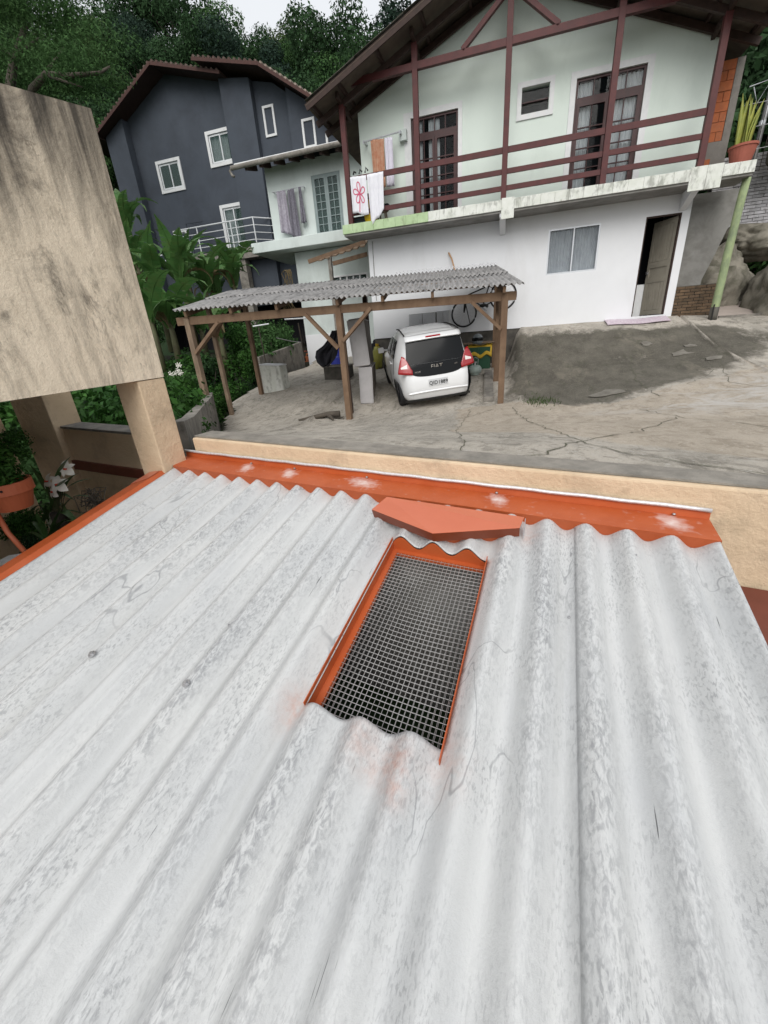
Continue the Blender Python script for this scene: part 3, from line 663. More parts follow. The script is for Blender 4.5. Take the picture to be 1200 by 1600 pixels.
# lower brown roof beyond the right edge
lr=thing('lower_roof','red brown sheet metal roof edge low beyond the right side of the white roof','roof',(1.9,1.3,-2.0))
m=MB()
P=[WP(3.56,.10,-1.22),WP(8,.10,-1.30),WP(8,-.30,-1.36),WP(3.56,-.30,-1.30)]
m.prism(P,(0,0,.012));m.build('top_sheet',MAT['brownmetal'],lr)
m=MB();m.prism([WP(3.56,-.302,-1.5),WP(8,-.302,-1.55),WP(8,-.302,-1.35),WP(3.56,-.302,-1.29)],(-WN[0]*.02,-WN[1]*.02,0));m.build('fascia',MAT['brownmetal'],lr)
m=MB();m.prism([WP(3.56,-.33,-1.42),WP(8,-.33,-1.5),WP(8,-1.6,-1.62),WP(3.56,-1.6,-1.54)],(0,0,.02));m.build('lower_sheet',MAT['terracotta'],lr)
# ------------------------------------------------------------------ house helpers
def wall_holes(mb,x0,x1,z0,z1,y0,y1,holes,gable=None):
    xs=sorted({x0,x1}|{h[0] for h in holes}|{h[1] for h in holes});zs=sorted({z0,z1}|{h[2] for h in holes}|{h[3] for h in holes})
    vi={};V=[];Fc_=[]
    def vid(x,y,z):
        k=(round(x,5),round(y,5),round(z,5))
        if k not in vi: vi[k]=len(V);V.append(k)
        return vi[k]
    inh=lambda cx,cz:any(h[0]<cx<h[1] and h[2]<cz<h[3] for h in holes)
    for a,b in zip(xs,xs[1:]):
        for c,d in zip(zs,zs[1:]):
            if inh((a+b)/2,(c+d)/2): continue
            Fc_.append((vid(a,y0,c),vid(b,y0,c),vid(b,y0,d),vid(a,y0,d)))
            Fc_.append((vid(a,y1,c),vid(a,y1,d),vid(b,y1,d),vid(b,y1,c)))
    for h in holes:
        a,b,c,d=h
        for p,q in (((a,c),(b,c)),((b,c),(b,d)),((b,d),(a,d)),((a,d),(a,c))):
            Fc_.append((vid(p[0],y0,p[1]),vid(q[0],y0,q[1]),vid(q[0],y1,q[1]),vid(p[0],y1,p[1])))
    edges=[((x0,z0),(x1,z0)),((x1,z0),(x1,z1)),((x0,z1),(x0,z0))]
    if gable:
        for yy_ in (y0,y1): Fc_.append(tuple(vid(x,yy_,z1) for x in xs)+tuple(vid(x,yy_,z) for x,z in gable))
        ring=[(x1,z1)]+list(gable)+[(x0,z1)];edges+=list(zip(ring,ring[1:]))
    else: edges.append(((x1,z1),(x0,z1)))
    for p,q in edges:
        Fc_.append((vid(p[0],y0,p[1]),vid(p[0],y1,p[1]),vid(q[0],y1,q[1]),vid(q[0],y0,q[1])))
    mb.add(V,Fc_)
def frame_ring(mb,x0,x1,z0,z1,y0,y1,t,bottom=True):
    mb.box(x0,x1,y0,y1,z1-t,z1);mb.box(x0,x0+t,y0,y1,z0,z1-t);mb.box(x1-t,x1,y0,y1,z0,z1-t)
    if bottom: mb.box(x0+t,x1-t,y0,y1,z0,z0+t)
def panes(parent,x0,x1,z0,z1,y,cols,rows,mat,bar,barmb,bd=.03,name='pane',g=.0):
    wx=(x1-x0)/cols;wz=(z1-z0)/rows
    for i in range(1,cols): barmb.box(x0+wx*i-bar/2,x0+wx*i+bar/2,y-bd,y+bd*.4,z0,z1)
    for j in range(1,rows):
        for i in range(cols):
            barmb.box(x0+wx*i+(bar/2 if i else 0),x0+wx*(i+1)-(bar/2 if i<cols-1 else 0),y-bd,y+bd*.4,z0+wz*j-bar/2,z0+wz*j+bar/2)
    out=[]
    for i in range(cols):
        for j in range(rows): out.append((x0+wx*i+bar/2,x0+wx*(i+1)-bar/2,z0+wz*j+bar/2,z0+wz*(j+1)-bar/2,y))
    return out
def add_panes(lst,mat,parent):
    for a,b,c,d,y in lst:
        m=MB();m.box(a,b,y-.003,y+.003,c,d);m.build('pane',mat,parent)
def curtain(parent,x0,x1,z0,z1,y,mat,amp=.03,n=9,name='curtain'):
    m=MB();r=random.Random(int(x0*100)+int(z1*37));ph=r.random()*6
    m.grid(lambda u,v:(x0+(x1-x0)*u,y+amp*math.sin(u*n*6.28+ph)*(.5+.5*v)+amp*.4*math.sin(u*n*2.9+1),z0+(z1-z0)*v),n*8,3)
    return m.build(name,mat,parent,smooth=True)
# ------------------------------------------------------------------ green house on the right
GY=13.0
gh=thing('green_house','two storey mint green and white gable house with a maroon timber balcony','house',(0,16,-.05))
RZ=lambda x:6.98-.40*abs(x+.28)
m=MB();wall_holes(m,-3.98,3.95,-.04,2.56,GY,GY+.16,[(.86,2.06,1.19,2.20),(3.04,3.78,.03,2.19)]);m.build('ground_floor_wall',MAT['white_wall'],gh)
m=MB();m.box(-3.98,.3,GY+.03,GY+.2,-1.6,-.05);m.build('foundation',MAT['darkconcrete'],gh)
m=MB();wall_holes(m,-4.0,3.87,2.84,5.25,GY,GY+.16,[(-2.62,-1.44,2.86,4.96),(.03,.63,4.57,5.05),(1.20,2.60,2.86,5.0)],[(3.87,RZ(3.87)-.02),(-.28,RZ(-.28)-.02),(-4.0,RZ(-4.0)-.02)]);m.build('upper_wall',MAT['mint'],gh)
m=MB();m.box(-4.0,-3.84,GY+.162,20,-1.6,5.42);m.box(3.75,3.91,GY+.162,20,-.3,5.25);m.box(-3.84,3.75,19.84,20,-1,5.25);m.build('side_wall',MAT['greywall'],gh)
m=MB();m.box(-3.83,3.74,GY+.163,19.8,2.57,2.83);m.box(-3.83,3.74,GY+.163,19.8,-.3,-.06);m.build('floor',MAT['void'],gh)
m=MB();m.box(-3.83,3.74,GY+1.3,GY+1.4,-.05,2.56);m.box(-3.83,3.74,GY+1.6,GY+1.7,2.84,5.3);m.build('partition',MAT['void'],gh)  # darkness of the rooms is painted on as a near-black colour
# balcony slab with fascia blocks
m=MB();m.box(-4.40,4.72,12.26,GY-.002,2.555,2.80);m.build('balcony_slab',MAT['greywall'],gh)
sl_=[c for c in gh.children if c.name.startswith('balcony_slab')][0]
x=-4.42;r=random.Random(3);shared={}
while x<4.70:
    wd=.29+r.uniform(-.01,.02)
    if abs(x+.28)<.16 or abs(x-3.72)<.16: z0=2.42;h=.42
    else: z0=2.60;h=.21
    m=MB();m.box(x+.0015,min(x+wd-.0015,4.73),12.225-r.uniform(0,.004),12.258,z0,z0+h+r.uniform(-.003,.003))
    m.build('fascia_block',MAT['slabgreen'] if x<-2.35 else MAT['slabedge'],sl_,bevel=.006);x+=wd
m=MB()
for x in (-.28,3.76):
    m=MB();m.prism([(x-.07,12.27,2.55),(x-.07,12.98,2.55),(x-.07,12.98,2.22),(x-.07,12.27,2.47)],(.14,0,0));m.build('bracket',MAT['white_wall'],sl_)
# posts, beam, braces, rails
PYp=12.33;PXS=(-4.19,-2.35,-.28,1.87,3.74)
for i,x in enumerate(PXS):
    m=MB();m.box(x-.062,x+.062,PYp-.062,PYp+.062,2.801,RZ(x)-.16);m.build('post',MAT['maroon'],gh,bevel=.005)
for a,b in zip(PXS,PXS[1:]):
    m=MB();m.box(a+.063,b-.063,PYp-.05,PYp+.05,5.53,5.66);m.build('tie_beam',MAT['maroon'],gh)
for s,x in ((-1,-1.28),(1,.70)):
    m=MB();m.beam((x,PYp,5.661),(-.28+s*.03,PYp,6.42),.09,.10,(0,1,0));m.build('brace',MAT['maroon'],gh)
for a,b in zip(PXS,PXS[1:]):
    for z,h in ((3.77,.115),(3.37,.10),(3.05,.10)):
        m=MB();m.box(a+.063,b-.063,PYp-.03,PYp+.02,z-h/2,z+h/2);m.build('rail',MAT['maroon'],gh)
# roof: underside sheets, purlins, rafters, ridge
rfh=None
X0,X1,YF,YB=-4.88,4.56,11.72,20.4
m=MB();m.prism([(X0,YF,RZ(X0)),(-.28,YF,RZ(-.28)),(X1,YF,RZ(X1)),(X1,YF,RZ(X1)+.012),(-.28,YF,RZ(-.28)+.012),(X0,YF,RZ(X0)+.012)],(0,YB-YF,0));rfh=m.build('roof',MAT['roofunder'],gh)
# roof covering: overlapping fibre cement sheets on top, laid from the eave up
for side in (-1,1):
    xe=X0 if side<0 else X1
    L=abs(xe+.28)/.9285;ns=4
    for k in range(ns):
        u0=k/ns;u1=(k+1)/ns+.03
        for jy in range(8):
            y0=YF-.04+jy*(YB-YF)/8;y1=y0+(YB-YF)/8+.05
            xa=xe+(-.28-xe)*u0;xb=xe+(-.28-xe)*min(u1,1.0)
            lift=.020+.010*k*0+(.012 if jy%2 else 0)
            m=MB();m.grid(lambda u,v:(xa+(xb-xa)*v,y0+(y1-y0)*u,RZ(xa+(xb-xa)*v)+.045+lift+(1-v)*.014+.022*math.sin((y0+(y1-y0)*u)*2*math.pi/.177)),36 if jy<1 else 14,1)
            m.build('roof_sheet',MAT['rooftop'],rfh,smooth=True,solid=.008)
for x in (-4.75,-4.05,-3.1,-2.1,-1.15,-.40,-.16,.6,1.55,2.55,3.55,4.40):
    m=MB();m.beam((x,YF+.05,RZ(x)-.045),(x,GY-.002,RZ(x)-.045),.06,.09);m.build('purlin',MAT['darkwood'],rfh)
for y in (PYp,GY-.09):
    for xe,xc in ((X0,-.30),(X1,-.26)):
        m=MB();m.beam((xe,y,RZ(xe)-.15),(xc,y,RZ(xc)-.15),.075,.12,(0,0,1));m.build('rafter',MAT['darkwood'],rfh)
for xe,xc in ((X0,-.285),(X1,-.275)):
    m=MB();m.beam((xe,YF+.02,RZ(xe)-.03),(xc,YF+.02,RZ(xc)-.03),.035,.13,(0,0,1));m.build('verge_board',MAT['darkwood'],rfh)
for x in (-4.19,-2.35,-.28,1.87,3.74):
    m=MB();m.beam((x,YF+.3,RZ(x)-.09),(x,GY-.002,RZ(x)-.20),.07,.11);m.build('bracket_beam',MAT['darkwood'],rfh)
# french doors upstairs
def french(par,ox0,ox1,oz1,x0,x1,z0,z1,trans,n_leaf,mat,cur):
    m=MB();t1=x0-ox0;m.box(ox0,x0,GY-.022,GY-.001,z0,oz1);m.box(x1,ox1,GY-.022,GY-.001,z0,oz1);m.box(x0,x1,GY-.022,GY-.001,z1,oz1)
    m.build('door_surround',MAT['white'],par)
    m=MB();frame_ring(m,x0,x1,z0,z1,GY+.03,GY+.10,.05);m.box(x0+.05,x1-.05,GY+.03,GY+.10,trans-.05,trans+.05)
    wl=(x1-x0-.1)/n_leaf;pl=[]
    pl+=panes(None,x0+.05,x1-.05,trans+.05,z1-.05,GY+.06,4,1,None,.022,m)
    for k in range(n_leaf):
        a=x0+.05+k*wl;b=a+wl;frame_ring(m,a+.003,b-.003,z0+.05,trans-.05,GY+.02,GY+.07,.06)
        pl+=panes(None,a+.063,b-.063,z0+.12,trans-.115,GY+.05,2,4,None,.02,m)
    d=m.build('french_door',mat,par)
    add_panes(pl,MAT['glass'],d)
    for a,b in cur: curtain(d,x0+(x1-x0)*a,x0+(x1-x0)*b,z0+.06,z1-.06,GY+.13,MAT['curtain'],.022,7)
french(gh,-2.80,-1.34,5.08,-2.62,-1.44,2.86,4.96,4.60,2,MAT['doorwood'],[(.08,.22),(.36,.60)])
french(gh,1.08,2.73,5.12,1.20,2.60,2.86,5.0,4.62,2,MAT['doorwood'],[(.04,.26),(.55,.98)])
m=MB();frame_ring(m,-.07,.74,4.47,5.15,GY-.03,GY-.001,.10);wn_=m.build('window_frame',MAT['white'],gh)
m=MB();m.box(.03,.63,GY+.09,GY+.10,4.57,5.05);m.build('pane',MAT['glass'],wn_)
m=MB();m.beam((.03,GY+.06,4.80),(.63,GY+.06,4.80),.03,.02);m.build('glazing_bar',MAT['doorwood'],wn_)
# soot stain round an old vent
m=MB();m.lathe([(.02,0),(.045,.0),(.05,.012),(.02,.016)],(.33,0,0),12);
o=m.build('vent',MAT['greywall'],gh);o.data.transform(Matrix.Rotation(math.pi/2,4,'X'));o.data.transform(Matrix.Translation((0,GY-.0-16+.0,5.42+.05)));
# ground floor window
m=MB();frame_ring(m,.86,2.06,1.19,2.20,GY+.005,GY+.07,.035);m.box(1.445,1.475,GY+.0,GY+.065,1.225,2.165);gw=m.build('sliding_window',MAT['alu'],gh)
add_panes([(.895,1.445,1.225,2.165,GY+.045),(1.475,2.025,1.225,2.165,GY+.03)],MAT['glass'],gw)
curtain(gw,.88,1.46,1.2,2.19,GY+.085,MAT['curtain_grey'],.010,8);curtain(gw,1.47,2.05,1.2,2.19,GY+.09,MAT['curtain_grey'],.010,8)
# open ground floor door
m=MB();frame_ring(m,3.04,3.78,.03,2.19,GY+.02,GY+.09,.03,False);m.build('door_frame',MAT['darkwood'],gh)
dang=math.radians(62)
def dpt(u,v,t=0): # door leaf hinged on the right, swung inward
    hx,hy=3.745,GY+.10
    return (hx-math.cos(dang)*u*.70+math.sin(dang)*t*-1,hy+math.sin(dang)*u*.70-math.cos(dang)*t,.05+v*2.1)
m=MB()
def dbox(u0,u1,v0,v1,t0,t1):
    m.add([dpt(u0,v0,t0),dpt(u1,v0,t0),dpt(u1,v1,t0),dpt(u0,v1,t0),dpt(u0,v0,t1),dpt(u1,v0,t1),dpt(u1,v1,t1),dpt(u0,v1,t1)],[(0,1,2,3),(4,7,6,5),(0,4,5,1),(1,5,6,2),(2,6,7,3),(3,7,4,0)])
dbox(0,1,0,1,-.04,-.012)
for v0,v1 in ((0,.05),(.36,.42),(.52,.58),(.95,1)): dbox(0,1,v0,v1,-.012,0.006)
for u0,u1 in ((0,.12),(.88,1)):
    for v0,v1 in ((.05,.36),(.42,.52),(.58,.95)): dbox(u0,u1,v0,v1,-.012,.006)
dl=m.build('open_door',MAT['doorcream'],gh)
for v0,v1 in ((.055,.355),(.585,.945)):
    for k in range(5):
        m=MB();u0=.14+k*.148;dbox(u0,u0+.125,v0,v1,-.012,.0);m.build('door_panel',MAT['doorcream'],dl)
m=MB();dbox(.90,.96,.46,.49,.006,.05);m.build('handle',MAT['steel'],dl)
wm=thing('low_cabinet','white low cabinet just inside the open ground floor door','cabinet',(3.25,13.9,-.05))
m=MB();m.box(3.02,3.52,13.75,14.15,-.04,.80);m.build('body',MAT['white'],wm,bevel=.01);m=MB();m.box(3.04,3.50,13.73,13.749,.0,.76);m.build('front_panel',MAT['white'],wm)
# wall downpipe, cable
m=MB();m.tube([(-3.84,GY-.012,2.5),(-3.85,GY-.012,1.3),(-3.83,GY-.012,1.0)],.009,6);m.build('cable',MAT['greywall'],gh)
# rug on the threshold
rg=MB();rg.grid(lambda u,v:(2.42+1.38*u,12.50+.50*v-.06*u,gz(2.42+1.38*u,12.50+.50*v-.06*u)+.028+.008*math.sin(u*9)),24,8)
o=rg.build('door_mat',MAT['rug'],solid=.012);tag(o,'pink and white floral mat lying below the open ground floor door','mat')
# ------------------------------------------------------------------ right side: brick wall, rocks, pole, path
bw=thing('brick_wall','bare orange brick wall under the right eave of the green house','wall',(4.4,13.5,2.8))
m=MB();m.box(3.98,4.54,13.38,13.55,2.81,3.52);m.box(4.40,4.54,13.38,13.55,3.52,4.9);m.build('mortar_wall',MAT['mortar'],bw)
bm_=None;r=random.Random(5)
meB=None
def brick_at(x,y,z,w_,h_,d_,mat,par,jit=.004):
    m=MB();j=r.uniform(-jit,jit);m.box(x,x+w_,y+j,y+d_+j,z,z+h_);return m.build('brick',mat,par)
m=MB();m.box(3.99,4.395,13.40,13.55,3.521,4.9);m.build('mortar_bed',MAT['brickmortar'],bw)
for row in range(8):
    z=3.525+row*.172
    xs=((3.99,.27),(4.265,.13)) if row%2==0 else ((3.99,.11),(4.105,.29))
    for x,wd in xs: brick_at(x,13.378,z,wd-.006,.163,.03,MAT['brick'],bw,.008)
brick_at(4.02,13.36,3.05,.22,.16,.03,MAT['brick'],bw)
# grey rendered wall under the slab, brown brick plinth
gwl=thing('rendered_wall','grey rendered side wall under the balcony slab right of the white corner','wall',(4.5,13.4,0))
P=[(3.952,-.2),(4.55,-.2),(4.56,.75),(4.72,1.25),(4.86,1.75),(5.05,2.2),(5.12,2.56),(3.952,2.56)]
m=MB();m.prism([(x,13.30,z) for x,z in P],(0,.3,0));m.build('wall',MAT['greywall'],gwl)
bp_=thing('brick_plinth','low brown mossy brick wall at the white corner behind the green pole','wall',(4.4,13.0,-.2))
m=MB();m.box(3.955,4.82,13.10,13.29,-.3,.64);m.build('core',MAT['darkconcrete'],bp_)
m=MB()
for row in range(13):
    z=-.26+row*.069;x=3.957-(.11 if row%2 else 0)
    while x<4.82:
        xa,xb=max(x,3.957),min(x+.21,4.82)
        if xb-xa>.03: m.box(xa,xb,13.075+r.uniform(-.006,.006),13.102,z,z+.056)
        x+=.222
stuff(m.build('brick_courses',MAT['brownbrick'],bp_))
def rock(name,label,c,rad,seed,cat='rock',sub=5):
    bm=bmesh.new();bmesh.ops.create_icosphere(bm,subdivisions=sub,radius=1);rr=random.Random(seed)
    from mathutils import noise
    o3=Vector((rr.uniform(0,50),rr.uniform(0,50),0))
    for v in bm.verts:
        n=noise.noise(v.co*1.1+o3)*.42+abs(noise.noise(v.co*2.6+o3))*.22+abs(noise.noise(v.co*6+o3))*.10+noise.noise(v.co*14+o3)*.04
        v.co*=1+n;v.co=Vector((v.co.x*rad[0],v.co.y*rad[1],v.co.z*rad[2]))
    me=bpy.data.meshes.new(name);bm.to_mesh(me);bm.free();me.materials.append(MAT['rock']);me.polygons.foreach_set('use_smooth',[True]*len(me.polygons))
    o=bpy.data.objects.new(name,me);COL.objects.link(o);o.location=V3(c);return tag(o,label,cat)
rock('boulder','large grey mossy boulder behind the lower half of the green pole',(5.1,14.2,.45),(.75,.6,1.0),3)
rock('boulder','dark mossy rock ledge above the boulder beside the whitewashed bricks',(6.3,14.8,1.62),(.95,.6,.42),9)
rock('boulder','brown mossy rock wall at the right edge of the driveway above the path',(6.45,12.95,.05),(.72,1.0,1.05),12)
rock('boulder','bare earth coloured rock beside the potted plant at the upper right',(6.45,14.3,3.75),(.72,.6,.62),21)
ww=thing('whitewashed_wall','old whitewashed brick wall stained black above the boulder at the right','wall',(6.2,15.0,1.8))
m=MB();m.box(5.0,8.2,15.2,15.5,1.6,3.6);m.build('core',MAT['darkconcrete'],ww)
m=MB()
for row in range(27):
    z=1.62+row*.074;x=5.0-(.12 if row%2 else 0)
    while x<8.2:
        xa,xb=max(x,5.0),min(x+.23,8.2)
        if xb-xa>.03: m.box(xa,xb,15.155+r.uniform(-.012,.012),15.202,z,z+.062)
        x+=.24
stuff(m.build('brick_courses',MAT['whitebrick'],ww))
pt=MB();pt.grid(lambda u,v:(4.86+2.2*u,12.62+2.2*v,-.15+.50*v-.02*u),12,12);o=struct(pt.build('path',MAT['path'],solid=.03))
m=MB();m.box(4.84,7.3,12.56,12.618,-.35,-.10);m.build('path_edge',MAT['concrete'],o)
gpole=thing('support_pole','leaning green and mossy concrete pole propping the right end of the balcony slab','pole',(4.66,12.38,-.15))
m=MB();m.tube([(4.655,12.42,-.30),(4.66,12.42,.05),(4.67,12.44,1.2),(4.70,12.47,2.2),(4.72,12.48,2.56)],.085,14,.075);m.build('shaft',MAT['greenpole'],gpole,smooth=True)
m=MB();m.tube([(4.655,12.42,-.22),(4.658,12.42,.10)],.092,14,.088);m.build('footing',MAT['darkconcrete'],gpole,smooth=True)
m=MB();m.tube([(4.60,12.33,-.18),(4.60,12.33,.16)],.014,6);m.build('short_pipe',MAT['black'],gpole)
ul=thing('utility_pole','thin grey metal pole standing behind the potted plant at the upper right','pole',(5.45,14.3,2.5))
m=MB();m.tube([(5.44,14.3,2.6),(5.52,14.3,6.2)],.055,10);m.build('shaft',MAT['steel'],ul,smooth=True)
m=MB();m.tube([(5.455,14.3,3.92),(5.457,14.3,4.0)],.065,10);m.build('collar',MAT['alu'],ul)
fn=thing('wire_fence','thin wire fence with a bent metal bracket beside the orange brick wall','fence',(5.0,13.2,2.8))
for x in (4.70,4.86,5.02,5.18,5.34,5.5):
    m=MB();m.tube([(x,13.18,2.8),(x+.03,13.18,4.02)],.007,5);m.build('upright',MAT['darkbark'],fn)
for z in (3.2,3.6,4.0):
    m=MB();m.tube([(4.62,13.17,z),(5.6,13.17,z+.03)],.006,5);m.build('wire',MAT['steel'],fn)
m=MB();m.tube([(4.64,13.16,4.30),(5.02,13.16,4.36),(4.84,13.16,4.0),(4.72,13.16,4.28)],.010,6);m.build('bracket',MAT['alu'],fn)
def pot(mb,c,r0,r1,h,n=24):
    mb.lathe([(r0,0),(r1,h*.88),(r1*1.07,h*.88),(r1*1.07,h),(r1*.95,h),(r1*.9,h*.85)],c,n,True)
pc=at(1158,245,12.55);pc[2]=2.81
ps=thing('potted_plant','yellow green snake plant in a round terracotta pot on the balcony slab end','plant',pc)
m=MB();pot(m,pc,.17,.24,.34);m.build('pot',MAT['terracotta'],ps,smooth=False)
r=random.Random(8)
for k in range(19):
    m=MB();t=r.uniform(0,6.28);d=r.uniform(.0,.17);ln=r.uniform(.45,.92);lean=r.uniform(-.12,.16);w0=r.uniform(.045,.075);tw=r.uniform(0,3)
    P=[]
    for i in range(9):
        v=i/8;cx=pc[0]+math.cos(t)*d+lean*v*v*ln;cy=pc[1]+math.sin(t)*d;cz=pc[2]+.30+ln*v;wv=w0*(1-v**3)*(.75+.5*math.sin(v*3))
        P+= [(cx-wv*math.cos(tw*.4),cy-wv*math.sin(tw*.4)+.01,cz),(cx,cy,cz),(cx+wv*math.cos(tw*.4),cy+wv*math.sin(tw*.4)+.01,cz)]
    m.add(P,[(i*3+j,i*3+j+1,i*3+j+4,i*3+j+3) for i in range(8) for j in range(2)]);m.build('leaf',MAT['snake'],ps,smooth=True,solid=.006)
# ------------------------------------------------------------------ pale house in the middle
MY=17.5
mh=thing('pale_house','pale mint house wing with grey glazed doors set back between the green and slate houses','house',(-7,18.5,-.8))
m=MB();wall_holes(m,-9.28,-3.9,3.74,6.22,MY,MY+.16,[(-7.40,-6.24,3.78,5.70)]);m.build('upper_wall',MAT['mintwhite'],mh)
m=MB();wall_holes(m,-8.48,-3.9,-1.2,3.36,MY,MY+.16,[(-6.95,-5.45,1.75,2.38)]);m.build('lower_wall',MAT['mintwhite'],mh)
m=MB();m.box(-8.47,-5.9,MY-.03,MY-.001,-1.2,.30);m.build('whitewash_band',MAT['white_wall'],mh)
m=MB();m.box(-9.95,-4.0,MY-.75,MY+2.5,3.38,3.73);m.build('floor_slab',MAT['mintwhite'],mh,bevel=.02)
m=MB();m.box(-9.27,-9.11,MY+.162,MY+6,3.74,6.2);m.box(-8.47,-8.31,MY+.162,MY+6,-1.2,3.36);m.build('side_wall',MAT['mintwhite'],mh)
m=MB();m.box(-9.1,-4,MY+1.2,MY+1.3,3.74,6.2);m.box(-8.3,-4,MY+1,MY+1.1,-1.2,3.3);m.build('partition',MAT['void'],mh)  # near-black back planes paint the dim rooms behind the openings
m=MB();frame_ring(m,-7.40,-6.24,3.78,5.70,MY+.01,MY+.08,.05);pl=[]
for k in range(2):
    a=-7.35+k*.53;b=a+.53;frame_ring(m,a+.003,b-.003,3.83,5.65,MY-.005,MY+.05,.075);pl+=panes(None,a+.08,b-.08,3.91,5.57,MY+.02,2,7,None,.022,m)
d=m.build('glazed_door',MAT['greydoor'],mh);add_panes(pl,MAT['glassg'],d)
m=MB();frame_ring(m,-6.95,-5.45,1.75,2.38,MY-.03,MY+.05,.06);pl=panes(None,-6.89,-5.51,1.81,2.32,MY+.02,5,1,None,.06,m);d=m.build('window',MAT['white'],mh);add_panes(pl,MAT['glassg'],d)
m=MB();m.prism([(-10.0,16.75,6.18),(-3.9,16.75,6.18),(-3.9,22,8.0),(-10.0,22,8.0)],(0,0,.06));hr=m.build('roof',MAT['rooftop'],mh)
m=MB();m.tube([(-10.15,16.62,6.10),(-8,16.62,6.11),(-3.9,16.62,6.13)],.075,10);m.tube([(-10.16,16.62,6.10),(-10.22,16.6,6.02),(-10.13,16.58,5.86),(-10.05,16.58,5.83)],.045,8)
m.build('gutter',MAT['concrete'],hr,smooth=True)
m=MB();m.box(-10.0,-3.9,16.60,16.63,6.165,6.205);m.build('gutter_lip',MAT['white'],hr)
for k in range(10):
    x=-9.6+k*.6;m=MB();m.beam((x,16.70,6.06),(x,17.49,6.25),.09,.16);m.build('rafter_tail',MAT['darkwood'],hr)
# lean-to pergola below
pg=thing('pergola','small timber lean-to roof with loose planks under the pale house slab','pergola',(-6.4,16.2,-.7))
for a,b in (((482,409),(571,378)),((520,412),(574,397))):
    m=MB();m.beam(at(*a,15.6),at(*b,15.9),.08,.13);m.build('beam',MAT['timber'],pg)
for k in range(7):
    a=at(500+k*11,407-k*3.6,15.5);b=at(528+k*7.5,391-k*2.8,16.9);m=MB();m.beam(a,b,.16,.035);m.build('plank',MAT['timber_grey'],pg)
a=at(515,402,15.6);m=MB();m.beam(a,(a[0],a[1],-.8),.12,.12);m.build('post',MAT['concrete'],pg)
# ------------------------------------------------------------------ slate house
SY=22.;k_=1.1
sh=thing('slate_house','tall dark slate grey house with white framed windows and a tiled gable roof','house',(-13,26,0))
def sx(v):return v*k_
out1=[(-19.05,8.98),(-14.64,10.98),(-11.5,10.10)];out2=[(-12.48,10.58),(-9.62,9.88),(-5.3,7.05)]
def topz(x):
    for (xa,za),(xb,zb) in list(zip(out1,out1[1:]))[:1]+[(out1[1],(-12.0,10.25)),((-12.0,10.25),(-9.62,9.86)),((-9.62,9.86),(-5.3,7.05))]:
        if xa<=x<=xb:return za+(zb-za)*(x-xa)/(xb-xa)
    return 8.9
W_=[(-16.1,-14.79,6.95,8.13),(-13.19,-11.89,7.50,8.72),(-13.15,-11.88,4.22,6.07),(-16.0,-15.25,4.0,5.43)]
m=MB();wall_holes(m,sx(-17.1),sx(-11.87),2,sx(8.9),SY,SY+.2,[tuple(sx(c) for c in h) for h in W_],[(sx(-11.87),sx(topz(-11.87)-.06)),(sx(-14.64),sx(topz(-14.64)-.06)),(sx(-17.1),sx(topz(-17.1)-.06))])
m.build('gable_wall',MAT['navy'],sh)
W2_=[(-10.20,-9.72,8.05,9.02),(-8.40,-7.87,7.30,8.20),(-7.42,-6.6,6.9,7.65)]
m=MB();wall_holes(m,sx(-10.55),sx(-5.4),2,sx(6.9),SY-.1,SY+.1,[])
m.build('rear_wing_wall',MAT['navy'],sh)
m=MB();P=[(sx(x),SY-.1,sx(z)) for x,z in ((-10.55,6.902),(-5.5,6.902),(-5.5,7.0),(-8.95,9.2),(-9.62,9.68),(-10.55,9.9))];m.prism(P,(0,.2,0));m.build('rear_wing_wall',MAT['navy'],sh)
for x0,x1,z in ((-18.2,-17.1,None),(-11.87,-10.5,None),(-8.95,-5.45,None)):
    m=MB();P=[(sx(x0),SY-.42,2),(sx(x1),SY-.42,2),(sx(x1),SY-.42,sx(topz(x1)-.12)),(sx(x0),SY-.42,sx(topz(x0)-.12))];m.prism(P,(0,.42 if x0<-18 else .32,0));m.build('projecting_bay',MAT['navy'],sh)
m=MB();m.box(sx(-18.2),sx(-18.0),SY+.2,34,0,sx(9.0));m.box(sx(-5.6),sx(-5.4),SY+.2,34,0,sx(6.9));m.box(sx(-18),sx(-5.6),SY+1.4,SY+1.5,0,sx(8.8));m.build('inner_wall',MAT['void'],sh)  # dark void under and behind the facade painted as near-black walls
def swin(x0,x1,z0,z1,y,sash,cur,fw=.13,dark=False):
    x0,x1,z0,z1=map(sx,(x0,x1,z0,z1));m=MB();frame_ring(m,x0-.02,x1+.02,z0-.02,z1+.02,y-.05,y-.001,fw);w_=m.build('window',MAT['white'],sh)
    a,b,c,d=x0+fw-.02,x1-fw+.02,z0+fw-.02,z1-fw+.02;m=MB();frame_ring(m,a,b,c,d,y+.02,y+.06,.035)
    ms=(a+b)/2
    if sash: frame_ring(m,a+.035,ms+.05,c+.035,d-.035,y+.0,y+.019,.05);frame_ring(m,ms,b-.035,c+.035,d-.035,y+.02,y+.055,.05)
    m.build('sash',MAT['white_metal'],w_)
    if sash:
        add_panes([(a+.085,ms,c+.085,d-.085,y+.012),(ms+.05,b-.085,c+.085,d-.085,y+.04)],MAT['glassg'],w_)
    else: add_panes([(a+.035,b-.035,c+.035,d-.035,y+.04)],MAT['glassg'],w_)
    if cur: curtain(w_,a+(b-a)*cur[0],a+(b-a)*cur[1],c,d,y+.12,MAT['curtain'],.03,5)
swin(*W_[0],SY,True,None);swin(*W_[1],SY,True,(.0,.8));swin(*W_[2],SY,True,(.0,.6),.14);swin(*W_[3],SY,False,None,.12)
